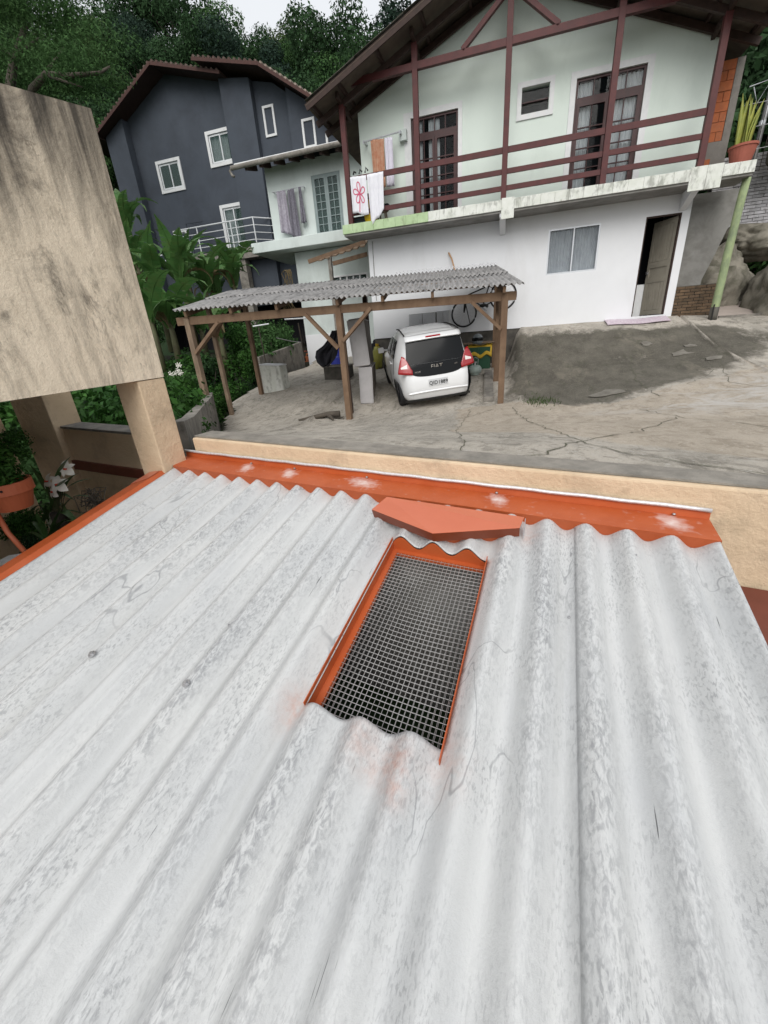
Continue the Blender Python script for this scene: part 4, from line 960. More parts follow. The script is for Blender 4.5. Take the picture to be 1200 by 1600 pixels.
swin(-10.20,-9.72,8.05,9.02,SY-.1,False,None,.09);swin(-8.40,-7.87,7.30,8.20,SY-.42,False,(.2,1),.09);swin(-7.42,-6.75,6.75,7.62,SY-.42,False,None,.09)
# tiled roofs
rs=None
def troof(pts,y0,y1,name='roof'):
    m=MB();top=[(sx(x),y0,sx(z)) for x,z in pts];bot=[(x,y,z-.05) for x,y,z in reversed(top)]
    m.prism(top+bot,(0,y1-y0,0));o=m.build(name,MAT['tile'],sh)
    for p,q in zip(top,top[1:]):
        m=MB();m.beam((p[0],y0-.03,p[2]-.07),(q[0],y0-.03,q[2]-.055),.05,.115);m.build('verge_board',MAT['fascia'],o)
    for p,q in zip(top,top[1:]):
        m=MB();m.prism([(p[0],y0+.01,p[2]-.056),(q[0],y0+.01,q[2]-.056),(q[0],y0+.01,q[2]-.075),(p[0],y0+.01,p[2]-.075)],(0,y1-y0-.1,0));m.build('soffit_board',MAT['darkwood'],o)
    for p,q in zip(top,top[1:]):
        L=math.hypot(q[0]-p[0],q[2]-p[2]);n=int(L/.24)
        for k in range(n):
            t=(k+.5)/n;x=p[0]+(q[0]-p[0])*t;z=p[2]+(q[2]-p[2])*t
            m=MB();m.tube([(x,y0-.05,z+.015),(x,y0+.40,z+.02)],.062,8);m.build('roof_tile',MAT['tile_pale'] if q[1-1]>sx(-9) else MAT['tile'],o)
    return o
MAT['tile_pale']=M('pale_tile_end',(.30,.25,.21),(.22,.17,.14),5,.9)
r1=troof(out1,SY-.85,33);r2=troof(out2,SY-1.15,33)
m=MB();m.prism([(sx(-18.9),SY-.8,sx(8.9)),(sx(-18.25),SY-.8,sx(9.15)),(sx(-18.25),SY+6,sx(9.15)),(sx(-18.9),SY+6,sx(8.9))],(0,0,.05));m.build('soffit',MAT['darkwood'],sh)
# balcony with white rails on a concrete beam
m=MB();m.box(sx(-15.9),sx(-9.55),SY-1.1,SY-.001,sx(3.72),sx(4.12));m.build('balcony_slab',MAT['concrete'],sh)
m=MB();m.box(sx(-12.2),sx(-11.78),SY-1.0,SY-.6,-.5,sx(3.719));m.build('column',MAT['concrete'],sh)
rl=thing('balcony_railing','white metal railing along the slate house balcony','railing',(sx(-13),SY-1.0,sx(4.12)))
for x in (-15.05,-14.0,-12.2,-11.03):
    m=MB();m.tube([(sx(x),SY-1.0,sx(4.12)),(sx(x),SY-1.0,sx(5.20))],.028,8);m.build('baluster',MAT['white_metal'],rl)
for z in (5.20,4.93,4.66,4.39):
    m=MB();m.tube([(sx(-15.05),SY-1.0,sx(z)),(sx(-11.03),SY-1.0,sx(z)),(sx(-10.3),SY-.15,sx(z))],.03 if z>5 else .018,6);m.build('rail',MAT['white_metal'],rl)
r3=thing('stair_railing','short white handrail left of the slate house balcony','railing',(sx(-17),SY-1.2,sx(4)))
for z in (4.35,4.1):
    m=MB();m.tube([(sx(-17.6),SY-1.2,sx(z-.12)),(sx(-15.3),SY-1.2,sx(z))],.028,6);m.build('rail',MAT['white_metal'],r3)
m=MB();m.tube([(sx(-17.5),SY-1.2,sx(3.5)),(sx(-17.5),SY-1.2,sx(4.25))],.028,6);m.build('baluster',MAT['white_metal'],r3)
a=at(287,338,SY-.6);b=at(326,335,SY-.6);c=at(316,346,SY-.6);d=at(290,350,SY-.6);e=at(304,395,SY-.6);f=at(299,395,SY-.6)
m=MB();m.prism([tuple(p) for p in (a,c,d,)],(0,.06,0));m.prism([tuple(p) for p in (a,d,e,f)],(0,.06,0));stp=m.build('stair_panel',MAT['navy'],sh)
# ------------------------------------------------------------------ carport
cp=thing('carport','timber carport with an aged grey corrugated roof sheltering the white car','carport',(-3.3,9.9,-1.6))
FLp,FRp,BLp,BRp=map(np.array,((-6.52,7.58,.775),(.20,8.80,.715),(-6.92,10.32,1.36),(-.42,12.62,1.50)))
CS=lambda u,v:(FLp*(1-u)+FRp*u)*(1-v)+(BLp*(1-u)+BRp*u)*v
NW=68
for k in range(14):
    for row in range(2):
        va,vb=((0,.53),(.49,1.0))[row];u0,u1=k/14,(k+1)/14+.008
        j=random.uniform(-.006,.006);lift=.010*row+(.005 if k%2 else 0)
        def fn(a,b):
            u=u0+(u1-u0)*a;v=va+(vb-va)*b+j*(1 if row==0 else 0);p=CS(min(u,1.004),v)
            return (p[0],p[1],p[2]+.021*math.cos(u*NW*2*math.pi)+lift-(b*.012))
        m=MB();m.grid(fn,58,5);m.build('corrugated_sheet',MAT['carroof'],cp,smooth=True,solid=.006)
ridge=MB()
ridge.grid(lambda a,b:tuple(CS(.62+.38*a,.97+.05*b)+np.array([0,0,.055+.02*math.cos((.62+.38*a)*NW*6.283)])),170,2);ridge.build('ridge_flashing',MAT['silver'],cp,solid=.004)
def post(p,top,w_=.10,mat='timber',lower=True):
    z0=gz(p[0],p[1])-.05;m=MB();m.beam((p[0],p[1],z0),(top[0],top[1],top[2]),w_,w_,(0,1,0));m.build('post',MAT[mat],cp,bevel=.006)
P1,P2,P3=(-6.40,7.80),(-3.28,8.40),(-.10,9.0)
fz=lambda u:CS(u,.07)[2]-.06
for p,u,mt in ((P1,.03,'timber_grey'),(P2,.49,'timber'),(P3,.955,'timber')): post(p,(p[0],p[1]+.0,fz(u)-.13),.12,mt)
post((-6.44,8.62),(-6.46,8.62,.86),.09,'timber_grey');post((-6.40,10.02),(-6.42,10.02,1.15),.10);post((-.25,10.6),(-.25,10.6,1.0),.12);post((-.36,12.3),(-.36,12.3,1.32),.11)
q=at(549,642,8.85);post((q[0],q[1]),(q[0]-.03,q[1],.80),.09,'darkwood')
q2=(-3.55,11.0);post(q2,(q2[0],q2[1],1.2),.11,'darkwood')
m=MB();m.beam((-6.62,7.755,.58),(-3.28,8.40,.565),.07,.15);m.build('front_beam',MAT['timber'],cp)
m=MB();m.beam((-3.275,8.40,.565),(.10,9.035,.545),.07,.15);m.build('front_beam',MAT['timber'],cp)
m=MB();m.beam((-6.85,9.98,1.18),(-.5,12.28,1.33),.07,.13);m.build('rear_beam',MAT['timber'],cp)
for u in (.03,.17,.31,.49,.62,.76,.955):
    a=CS(u,.02);b=CS(u,.97);m=MB();m.beam(a-np.array([0,0,.085]),b-np.array([0,0,.085]),.055,.10);m.build('rafter',MAT['timber'],cp)
for v in (.10,.34,.66,.93):
    a=CS(.01,v);b=CS(.99,v);m=MB();m.beam(a-np.array([0,0,.032]),b-np.array([0,0,.032]),.05,.035);m.build('batten',MAT['timber'],cp)
def brace(p,q): m=MB();m.beam(p,q,.06,.10,(0,1,0));m.build('brace',MAT['timber'],cp)
brace((-3.34,8.32,-.15),(-3.92,8.22,.52));brace((-3.22,8.34,-.02),(-2.62,8.45,.53));brace((-6.33,7.72,-.05),(-5.72,7.86,.50));brace((-.15,8.94,-.02),(-.72,8.83,.50));brace((-.22,9.03,.02),(-.27,9.9,.62));brace((-6.42,8.6,.28),(-6.12,8.68,.72))
brace((-6.42,8.58,.30),(-5.98,7.92,.62))
# ------------------------------------------------------------------ car
def make_car(loc,heading,nrm):
    f=Vector((heading[0],heading[1],0));n=Vector(nrm).normalized();f=(f-n*f.dot(n)).normalized();rgt=f.cross(n)
    Mx=Matrix((rgt,f,n)).transposed()
    t=thing('parked_car','small white hatchback parked nose in under the carport, seen from behind','car',loc,rot=Mx.to_euler())
    LV=[(.20,.10,3.44,.765),(.30,.04,3.53,.795),(.42,.0,3.57,.805),(.56,.005,3.57,.815),(.70,.03,3.52,.818),(.82,.07,3.40,.812),(.90,.095,3.0,.80),(.97,.12,2.62,.785),(1.08,.165,2.42,.752),(1.20,.215,2.22,.712),(1.32,.27,2.03,.668),(1.40,.315,1.88,.63),(1.455,.37,1.76,.58),(1.49,.50,1.62,.48),(1.505,.72,1.45,.30)]
    lz=[l[0] for l in LV]
    def lev(z): return [float(np.interp(z,lz,[l[k] for l in LV])) for k in (1,2,3)]
    N=44
    def cont(z,s):   # s in 0..1 round the plan: starts rear centre going right
        r_,f_,w_=lev(z);yc=(r_+f_)/2;ly=(f_-r_)/2;a=-math.pi/2+2*math.pi*s;e=.42
        cx,sy=math.cos(a),math.sin(a)
        cr=.30
        # rounded rectangle by superellipse in corner boxes
        n=4.2;k=(abs(cx)**n+abs(sy)**n)**(-1/n)
        # stretch: use square param then map
        X=cx*k;Yv=sy*k
        edge=.36/ly
        # bulge rear and front only near corners
        def c_end(q): return (1-(1-abs(q)**3.0)**(1/3.0)) if abs(q)<1 else 1
        x=X*w_
        if abs(Yv)>=abs(X): # rear / front
            y=yc+math.copysign(ly-.16*c_end(X*.985),Yv)
        else:
            yy=Yv; y=yc+yy*(ly-.16*c_end(.985)); 
        return (x,y,z)
    m=MB();vs=[];Z=[]
    for a,b in zip(lz,lz[1:]): Z+= [a,(a+b)/2]
    Z.append(lz[-1])
    S=[]
    for i in range(N): S.append(i/N)
    for z in Z:
        for s in S: vs.append(cont(z,s))
    fs=[]
    for j in range(len(Z)-1):
        for i in range(N): fs.append((j*N+i,j*N+(i+1)%N,(j+1)*N+(i+1)%N,(j+1)*N+i))
    r_,f_,w_=lev(1.505);vs.append((0,(r_+f_)/2,1.512));c=len(vs)-1
    for i in range(N): fs.append(((len(Z)-1)*N+i,(len(Z)-1)*N+(i+1)%N,c))
    fs.append(tuple(range(N-1,-1,-1)))
    m.add(vs,fs);body=m.build('body',MAT['carwhite'],t,local=True,smooth=True)
    def rearpt(x,z,off):
        r_,f_,w_=lev(z);q=max(-.999,min(.999,x/w_*.985));return (x,r_+.16*(1-(1-abs(q)**3)**(1/3))-off,z)
    def patch(name,mat,fn,x0,x1,z0,z1,off,nx=14,nz=8,par=None,th=0):
        m=MB();m.grid(lambda u,v:rearpt(*fn(u,v),off),nx,nz);return m.build(name,MAT[mat],par or t,local=True,smooth=True,solid=th)
    # hatch: black lower panel and glass
    def hatch(u,v):
        z=.70+.245*v;wd=.50+.055*math.sin(min(1,v*1.1)*1.57) if v>.0 else .50
        wd=.44+.13*(min(1,v*2.2))**.5;return ((2*u-1)*wd,z+.03*abs(2*u-1)**4*(1-v))
    tg=patch('tailgate_panel','carblack',hatch,0,0,0,0,.006,18,8)
    def rglass(u,v):
        z=.948+.40*v;wd=.615-.055*v;return ((2*u-1)*wd,z+.012*(1-abs(2*u-1)**2)*v)
    patch('rear_window','carblack',rglass,0,0,0,0,.008,18,8)
    def spoil(u,v): return ((2*u-1)*.575,1.368+.085*v+.012*(1-abs(2*u-1)**2))
    m=MB();m.grid(lambda u,v:(lambda p:(p[0],p[1]-.05*(1-v)-.012,p[2]))(rearpt(*spoil(u,v),0)),18,4);sp=m.build('spoiler',MAT['carwhite'],t,local=True,smooth=True,solid=.012)
    m=MB();m.grid(lambda u,v:(lambda p:(p[0],p[1]-.067+.0*v,p[2]))(rearpt((2*u-1)*.15,1.405+.022*v,0)),6,1);m.build('brake_light',MAT['redlens'],sp,local=True,solid=.01)
    # black roof strips and roof stripe seen on the photo's roof
    for sgn in (-1,1):
        m=MB();m.tube([(sgn*.56,.42,1.468),(sgn*.55,.8,1.49),(sgn*.53,1.3,1.492),(sgn*.53,1.7,1.455)],.014,6);m.build('roof_rail',MAT['carplastic'],t,local=True)
    m=MB();m.tube([(-.56,.42,1.475),(-.3,.40,1.468)],.008,5);
    def tail(sgn):
        def fn(u,v):
            z=.80+.30*v
            xi=.555+.035*v+.0*u;xo=.795-.115*v**1.4
            xi=.50+.13*v**1.5 if v>.3 else .50+.02*(.3-v)
            return (sgn*(xi+(xo-xi)*u),z-.04*(1-u)*(1-v)+.02*u*v)
        m=MB();m.grid(lambda u,v:rearpt(*fn(u,v),.020),10,8);o=m.build('tail_light',MAT['redlens'],t,local=True,smooth=True,solid=.02)
        m=MB();m.grid(lambda u,v:rearpt(*( sgn*(.60+.13*u),.895+.075*v*(1-.6*u)+.0*u),.033),6,3);m.build('reverse_lens',MAT['clearlens'],o,local=True,smooth=True)
    tail(-1);tail(1)
    # bumper recess, plate, lower lip
    m=MB();m.grid(lambda u,v:rearpt((2*u-1)*(.30+.10*(1-v)),.475+.165*v,.003),10,4);m.build('plate_recess',MAT['carwhite'],t,local=True,smooth=True)
    pl=MB();pl.grid(lambda u,v:(lambda p:(p[0],p[1]-.012,p[2]))(rearpt((2*u-1)*.20,.505+.13*v,0)),4,1);pp=pl.build('number_plate',MAT['plate'],t,local=True,solid=.008)
    for txt,sz,x,z,mt,nm,par,z0off in (('QID1889',.112,0,.560,'black','lettering',pp,.020),('ITAPEMA',.022,0,.622,'black','lettering',pp,.020),('FIAT',.125,.0,.865,'chrome','emblem',tg,.012),('MOBI',.05,-.40,.80,'chrome','badge',tg,.012),('LIKE',.034,.40,.865,'chrome','badge',tg,.012)):
        if txt=='ITAPEMA': continue
        me=text_mesh(txt,sz,.003);y=rearpt(x,z,0)[1]
        me.transform(Matrix.Rotation(math.pi/2-(.0 if nm=='lettering' else .3)*-1,4,'X'));me.transform(Matrix.Scale(.92 if nm=='lettering' else 1.0,4,(1,0,0)));me.transform(Matrix.Translation((x,y-z0off,z)))
        me.materials.clear();me.materials.append(MAT[mt]);o=bpy.data.objects.new(nm,me);COL.objects.link(o);o.parent=par
    m=MB();m.grid(lambda u,v:rearpt((2*u-1)*.62,.375+.05*v-.02*abs(2*u-1)**3,.004+.022*math.sin(v*math.pi)),16,4);m.build('bumper_lip',MAT['carwhite'],t,local=True,smooth=True)
    m=MB();m.grid(lambda u,v:rearpt((2*u-1)*.70,.19+.06*v,.006),14,2);m.build('lower_valance',MAT['carplastic'],t,local=True,smooth=True)
    # side windows, door line, mirrors
    def sidept(sgn,y,z,off): return (sgn*(lev(z)[2]+off),y,z)
    for sgn in (-1,1):
        for y0,y1,yy in ((.72,1.28,0),(1.34,1.90,1)):
            def sw(u,v):
                z=.985+.36*v;a=y0+.08*v*(1 if yy==0 else .0)+(.06*(1-v) if yy==0 else 0);b=y1-(.28*v if yy else 0);return sidept(sgn,a+(b-a)*u,z,.006)
            m=MB();m.grid(sw,6,6);m.build('side_window',MAT['carblack'],t,local=True,smooth=True,solid=.006)
        m=MB();m.tube([sidept(sgn,1.36,.98,.002),sidept(sgn,1.36,.6,.002),sidept(sgn,1.30,.32,.002)],.006,5);m.tube([sidept(sgn,.80,.98,.002),sidept(sgn,.86,.66,.002)],.005,5);m.build('door_gap',MAT['carplastic'],t,local=True)
        m=MB();m.beam(sidept(sgn,1.06,.86,.014),sidept(sgn,1.24,.865,.014),.03,.022);m.build('door_handle',MAT['carwhite'],t,local=True)
        m=MB();m.beam(sidept(sgn,1.98,1.0,-.02),sidept(sgn,1.98,1.02,.10),.05,.04);m.box(*( (sgn*.93-.07,sgn*.93+.07)),1.94,2.02,.96,1.08);m.build('wing_mirror',MAT['carwhite'],t,local=True,bevel=.02)
        for wy in (.70,2.92):
            m=MB();n=24;Rr=.30
            pr=[(.17,.0),(.26,.0),(.282,.03),(.282,.14),(.26,.17),(.17,.17)]
            vs=[];fs=[]
            for r0,d in pr:
                for k in range(n):
                    a=2*math.pi*k/n;vs.append((sgn*(.772-d),wy+r0*math.cos(a),.292+r0*math.sin(a)-.012))
            for i in range(len(pr)):
                for k in range(n): fs.append((i*n+k,i*n+(k+1)%n,((i+1)%len(pr))*n+(k+1)%n,((i+1)%len(pr))*n+k))
            m.add(vs,fs);wh=m.build('wheel',MAT['rubber'],t,local=True,smooth=False,bevel=.006)
            m=MB()
            for k in range(10):
                a=2*math.pi*k/10;m.beam((sgn*.764,wy+.03*math.cos(a),.292+.03*math.sin(a)),(sgn*.760,wy+.165*math.cos(a),.292+.165*math.sin(a)),.03,.02,(1,0,0))
            for r0 in (.165,):
                pts=[(sgn*.764,wy+r0*math.cos(2*math.pi*k/24),.292+r0*math.sin(2*math.pi*k/24)) for k in range(25)];m.tube(pts,.012,6)
            m.tube([(sgn*.76,wy,.292),(sgn*.772,wy,.292)],.04,12);m.build('rim',MAT['steel'],wh,local=True)
            # dark arch
            m=MB();vs=[];fs=[]
            for k in range(25):
                a=math.pi*k/24-.12+.24*k/24*0
                for r0 in (.275,.31): 
                    z=.292+r0*math.sin(a);vs.append((sgn*(lev(max(.2,z))[2]+.004),wy+r0*math.cos(a),z))
            for k in range(24): fs.append((2*k,2*k+1,2*k+3,2*k+2))
            m.add(vs,fs);m.build('wheel_arch',MAT['carplastic'],t,local=True)
            m=MB();vs=[(sgn*(lev(.3)[2]+.003),wy+.276*math.cos(2*math.pi*k/28),.292+.276*math.sin(2*math.pi*k/28)) for k in range(28)]
            m.add([(sgn*(lev(max(.2,min(.6,v[2])))[2]+.002),v[1],v[2]) for v in vs],[tuple(range(28))]);m.build('wheel_well',MAT['void'],t,local=True)  # flat near-black disc painted for the shade inside the arch
    return t
cl=(-1.33,8.72);hd=(-.36,.93)
c0=np.array([cl[0],cl[1],0]);
def gpt(u,v): x=cl[0]+hd[0]*v+hd[1]*u;y=cl[1]+hd[1]*v-hd[0]*u;return np.array([x,y,gz(x,y)])
gl,gr_,gf=gpt(-.74,.6),gpt(.74,.6),gpt(0,2.9)
nv=np.cross(gr_-gl,gf-(gl+gr_)/2);nv/=np.linalg.norm(nv)
ctr=(gl+gr_)/2-(gf-(gl+gr_)/2)/2.3*.6
make_car(tuple(ctr),hd,tuple(nv))
# ------------------------------------------------------------------ things under and around the carport
def gat(px,py): x,y=gp(px,py);return np.array([x,y,gz(x,y)])
def mattress(label,fc,h,th,ln,ang,tilt,z0):
    t=thing('mattress',label,'mattress',(fc[0],fc[1],z0),'mattresses stood on edge in the carport',rot=(0,tilt,ang))
    m=MB();m.box(-th/2,th/2,0,ln,0,h);m.build('core',MAT['mattress_side'],t,local=True,bevel=.03)
    m=MB();m.box(-th/2-.004,th/2+.004,-.012,.035,.006,h-.006);m.build('end_panel',MAT['mattress'],t,local=True,bevel=.025)
    for s in (-1,1):
        m=MB();m.tube([(s*th/2,-.015,.02),(s*th/2,-.015,h-.02),(s*th/2,ln-.05,h-.01)],.012,6);m.build('piping',MAT['mattress'],t,local=True)
    m=MB();m.box(-th/2+.02,th/2-.02,.05,ln-.05,h+.001,h+.012);m.build('top_edge',MAT['mattress'] if 'lower' in label else MAT['blackcloth'],t,local=True)
q=gat(574,631)
mattress('lower grey mattress standing on its long edge beside the white car',q,.84,.29,1.75,math.radians(14),math.radians(1.5),q[2])
mattress('upper grey mattress with a dark top balanced on the lower one behind the carport post',q+np.array([-.03,-.05,0]),1.0,.36,1.75,math.radians(14),math.radians(-4),q[2]+.855)
q=gat(522,594)
t=thing('concrete_tub','dark square concrete tub with a pale rim behind the middle carport post','tub',q)
m=MB();m.box(q[0]-.30,q[0]+.42,q[1],q[1]+.6,q[2],q[2]+.36);m.build('tub_body',MAT['darkconcrete'],t,bevel=.02)
m=MB();frame=[(-.32,.44,-.02,.06),(-.32,.44,.54,.62),(-.32,-.24,.06,.54),(.36,.44,.06,.54)]
for a,b,c,d in frame: m.box(q[0]+a,q[0]+b,q[1]+c,q[1]+d,q[2]+.361,q[2]+.40)
m.build('rim',MAT['concrete'],t)
q=gat(528,572);t=thing('blue_drum','blue plastic drum half hidden behind the middle carport post','drum',q)
m=MB();m.lathe([(.22,0),(.25,.05),(.255,.28),(.265,.30),(.255,.32),(.255,.6),(.265,.62),(.25,.65),(.24,.88),(.2,.92)],q,20);m.build('drum',MAT['bluep'],t,smooth=False)
m=MB();m.lathe([(.05,.92),(.05,.96),(.02,.97)],(q[0]+.1,q[1],q[2]),10);m.build('cap',MAT['bluep'],t)
# black cloth hanging from the brace
LC=[(519,517),(513,530),(504,541),(493,549),(492,558),(496,566),(504,572)];RC=[(528,516),(528,530),(527,543),(525,553),(522,560),(518,566),(512,571)]
def cl(u,v):
    t_=v*6;i_=min(5,int(t_));f_=t_-i_
    L_=[LC[i_][k]*(1-f_)+LC[i_+1][k]*f_ for k in (0,1)];R_=[RC[i_][k]*(1-f_)+RC[i_+1][k]*f_ for k in (0,1)]
    q_=at(L_[0]*(1-u)+R_[0]*u,L_[1]*(1-u)+R_[1]*u+1.5*math.sin(u*9)*v,8.72)
    return (q_[0],q_[1]+(.05*math.sin(u*13+v*4)+.03*math.sin(u*27))*(.3+v)+.10*math.sin(math.pi*u),q_[2])
m=MB();m.grid(cl,26,18);o=m.build('hanging_cloth',MAT['blackcloth'],smooth=True,solid=.02);tag(o,'black cloth bunched and hanging from the middle carport post','cloth')
q=gat(516,566);t=thing('bottle','white plastic bottle between the black cloth and the blue drum','bottle',q)
m=MB();m.lathe([(.07,0),(.075,.02),(.075,.3),(.03,.40),(.03,.46)],q,14);m.build('bottle_body',MAT['white'],t,smooth=False);m=MB();m.lathe([(.034,.461),(.034,.5)],q,10);m.build('cap',MAT['bluep'],t)
# bricks and pots by the pale house
for i,(px,py,lb) in enumerate(((474,566,'orange hollow brick on the ground beside the pale house corner'),(484,560,'orange hollow brick lying against the pale house corner'))):
    q=gat(px,py);t=thing('hollow_brick',lb,'brick',q,'loose bricks by the pale house')
    m=MB();m.box(q[0]-.17,q[0]+.17,q[1],q[1]+.2,q[2],q[2]+.22);b_=m.build('brick_body',MAT['brick'],t,bevel=.008)
    for k in range(3):
        m=MB();m.box(q[0]-.13+k*.095,q[0]-.06+k*.095,q[1]-.003,q[1]+.01,q[2]+.05,q[2]+.17);m.build('cell',MAT['void'],b_)
q=gat(478,556);t=thing('clay_pot','small clay pot with a dried stem against the pale house corner','pot',q)
m=MB();pot(m,q,.12,.16,.26,16);m.build('pot_body',MAT['terracotta'],t);m=MB()
for k in range(5): m.tube([q+np.array([0,0,.22]),q+np.array([random.uniform(-.1,.1),0,.6]),q+np.array([random.uniform(-.25,.25),.05,1.0+k*.1])],.009,5)
m.build('stems',MAT['darkbark'],t)
q=gat(496,556);t=thing('pink_board','pink painted board leaning on the pale house below the mattress end','board',q)
m=MB();m.prism([(q[0]-.25,q[1]+.1,q[2]),(q[0]+.35,q[1]+.1,q[2]),(q[0]+.35,q[1]+.3,q[2]+.5),(q[0]-.25,q[1]+.3,q[2]+.5)],(0,.03,0));m.build('board_face',M('pink_paint',(.50,.30,.27),(.42,.24,.21),5,.8),t)
a,b=gat(458,572),gat(475,562);m=MB();m.tube([a+np.array([0,0,.06]),b+np.array([0,0,.06])],.05,10);o=m.build('plastic_pipe',MAT['white'],smooth=True);tag(o,'white plastic pipe lying on the ground by the low wall','pipe')
# low walls on the far left of the yard
t=thing('yard_wall','low stained wall slanting back at the left rear of the yard','wall',(-7.4,13,-1.2))
pts=[(405,558,12.2),(440,546,14.0),(472,534,16.2)]
for p,q in zip(pts,pts[1:]):
    a,b=at(*p),at(*q);m=MB();m.prism([(a[0],a[1],-1.9),(b[0],b[1],-1.9),tuple(b),tuple(a)],(-.12,-.04,0));m.build('wall_section',MAT['concrete'],t)
a=at(405,571,10.1);b=at(436,572,10.5)
t=thing('white_block','low whitewashed concrete block beside the rear left carport post','block',(a[0],a[1],-1.3))
m=MB();m.prism([(a[0],a[1],-1.4),(b[0]+.04,b[1],-1.4),tuple(b),tuple(a)],(.05,.32,0));m.build('block_body',MAT['slabedge'],t,bevel=.02)
m=MB();m.prism([(a[0]-.01,a[1]-.01,a[2]+.002),(b[0]+.01,b[1]-.01,b[2]+.002),(b[0]+.06,b[1]+.32,b[2]+.002),(a[0]+.05,a[1]+.32,a[2]+.002)],(0,0,.03));m.build('cap',MAT['white_wall'],t)
# clothes line poles behind the carport
t=thing('clothes_line','white clothes line pole with thin props behind the carport','clothes line',(-7,12.5,-1))
m=MB();m.tube([at(445,499,12.0),at(480,497,12.6)],.022,6);m.tube([at(395,510,12),at(420,506,12.2)],.02,6);stuff(m.build('pole',MAT['white_metal'],t))
for a,b in (((404,512),(415,565)),((466,505),(476,560))):
    m=MB();m.tube([at(*a,12),at(*b,12.3)],.018,6);m.build('prop',MAT['bark'],t)
m=MB();m.tube([at(432,528,12.5),at(455,533,13),at(472,535,13.6)],.012,5);m.build('wire',MAT['steel'],t)
# wall cabinets
for k,(x0,x1,z0,z1,lb,mt) in enumerate(((-2.80,-2.02,.14,.54,'left grey wall cabinet with two doors above the white car','cabinet'),(-2.00,-1.64,.16,.56,'pale wall cabinet between the left cabinet and the bicycle','cabinet'))):
    t=thing('wall_cabinet',lb,'cabinet',((x0+x1)/2,12.85,z0),'cabinets hung on the white wall')
    m=MB();m.box(x0,x1,12.70,12.998,z0,z1);m.build('carcass',MAT['greywall'] if k==0 else MAT['white'],t)
    n=2
    for i in range(n):
        a=x0+(x1-x0)*i/n+.008;b=x0+(x1-x0)*(i+1)/n-.008;m=MB();m.box(a,b,12.678,12.699,z0+.01,z1-.01);d=m.build('cabinet_door',MAT[mt],t,bevel=.004)
        hx=b-.06 if i==0 else a+.06;m=MB();m.tube([(hx,12.66,z0+.15),(hx,12.655,z0+.25)],.009,6);m.build('handle',MAT['steel'],d)
# bicycle hung on the wall
bc=thing('bicycle','black bicycle hung on the white wall beside the right carport posts','bicycle',(-1.0,12.8,.15))
w1=at(725,490,12.80);w2=at(786,462,12.66)
for c in (w1,w2):
    m=MB();pts=[(c[0]+.335*math.cos(2*math.pi*k/36),c[1]+.0,c[2]+.335*math.sin(2*math.pi*k/36)) for k in range(37)];m.tube(pts,.022,8);wh=m.build('wheel',MAT['rubber'],bc,smooth=True)
    m=MB();pts=[(c[0]+.308*math.cos(2*math.pi*k/36),c[1],c[2]+.308*math.sin(2*math.pi*k/36)) for k in range(37)];m.tube(pts,.009,6);m.build('rim',MAT['steel'],wh)
    m=MB()
    for k in range(16):
        a=2*math.pi*k/16;m.tube([(c[0]+.02*math.cos(a+.6),c[1]+.02*(-1)**k,c[2]+.02*math.sin(a+.6)),(c[0]+.305*math.cos(a),c[1],c[2]+.305*math.sin(a))],.0018,4)
    stuff(m.build('spokes',MAT['steel'],wh))
m=MB();A,B=np.array(w1),np.array(w2);up=np.array([0,0,1.]);bb=(A*.52+B*.48)-up*.05;st=A*.36+B*.64+up*.40;hd_=A*.90+B*.10+up*.42
for p,q in ((bb,st),(bb,hd_),(st,hd_),(bb,B),(st,B),(hd_,A+up*.02)): m.tube([p,q],.018,8)
m.build('frame',MAT['black'],bc,smooth=True)
m=MB();m.tube([A+up*.05,A+up*.34+np.array([.02,0,0])],.022,8);m.tube([A+up*.30+np.array([.03,-.03,0]),A+np.array([.17,-.03,-.26])],.014,6);m.build('fork',MAT['black'],bc,smooth=True)
m=MB();s2=st+up*.12;m.tube([st,s2],.014,6);m.tube([s2+np.array([-.12,0,.02]),s2+np.array([.14,0,.03])],.045,8,.06);m.build('saddle',MAT['black'],bc,smooth=True)
m=MB();m.tube([at(750,478,12.5),at(757,476,12.55),at(762,479,12.6)],.035,8);m.build('handlebar_grip',MAT['black'],bc,smooth=True)
for dx in (-.12,.12):
    m=MB();m.tube([bb+np.array([0,0,0]),bb+np.array([dx,-.08,-.10])],.012,6);m.build('pedal_crank',MAT['steel'],bc)
# things at the back right of the carport floor
q=gat(745,580);q[1]=12.05;q[2]=gz(q[0],12.05)
t=thing('green_cupboard','dark green cupboard against the foundation behind the car','cupboard',q)
m=MB();m.box(q[0]-.28,q[0]+.33,12.15,12.6,q[2],q[2]+.58);m.build('carcass',MAT['greenp'],t,bevel=.008)
for i in range(2):
    m=MB();m.box(q[0]-.27+i*.30,q[0]+.02+i*.30,12.13,12.149,q[2]+.02,q[2]+.56);m.build('cupboard_door',MAT['greenp'],t)
t2=thing('yellow_tarpaulin','yellow tarpaulin folded over the green cupboard top','tarpaulin',(q[0],12.35,q[2]+.58))
m=MB();m.grid(lambda u,v:(q[0]-.31+.68*u,12.11+.5*v-(.02 if v<.3 else 0),q[2]+.60+.02*math.sin(u*9)-(max(0,.30-v)*.85+.03*math.sin(u*14) if v<.3 else 0)+.03*v),24,12);m.build('sheet',MAT['yellow'],t2,smooth=True,solid=.02)
hq=(q[0]-.02,12.28,q[2]+.66)
t=thing('helmet','grey motorcycle helmet resting on the yellow tarpaulin','helmet',hq)
m=MB();m.lathe([(.135,0),(.15,.06),(.145,.14),(.115,.21),(.06,.25),(.005,.26)],hq,20);m.build('shell',MAT['helmet'],t,smooth=True)
m=MB();vs=[];
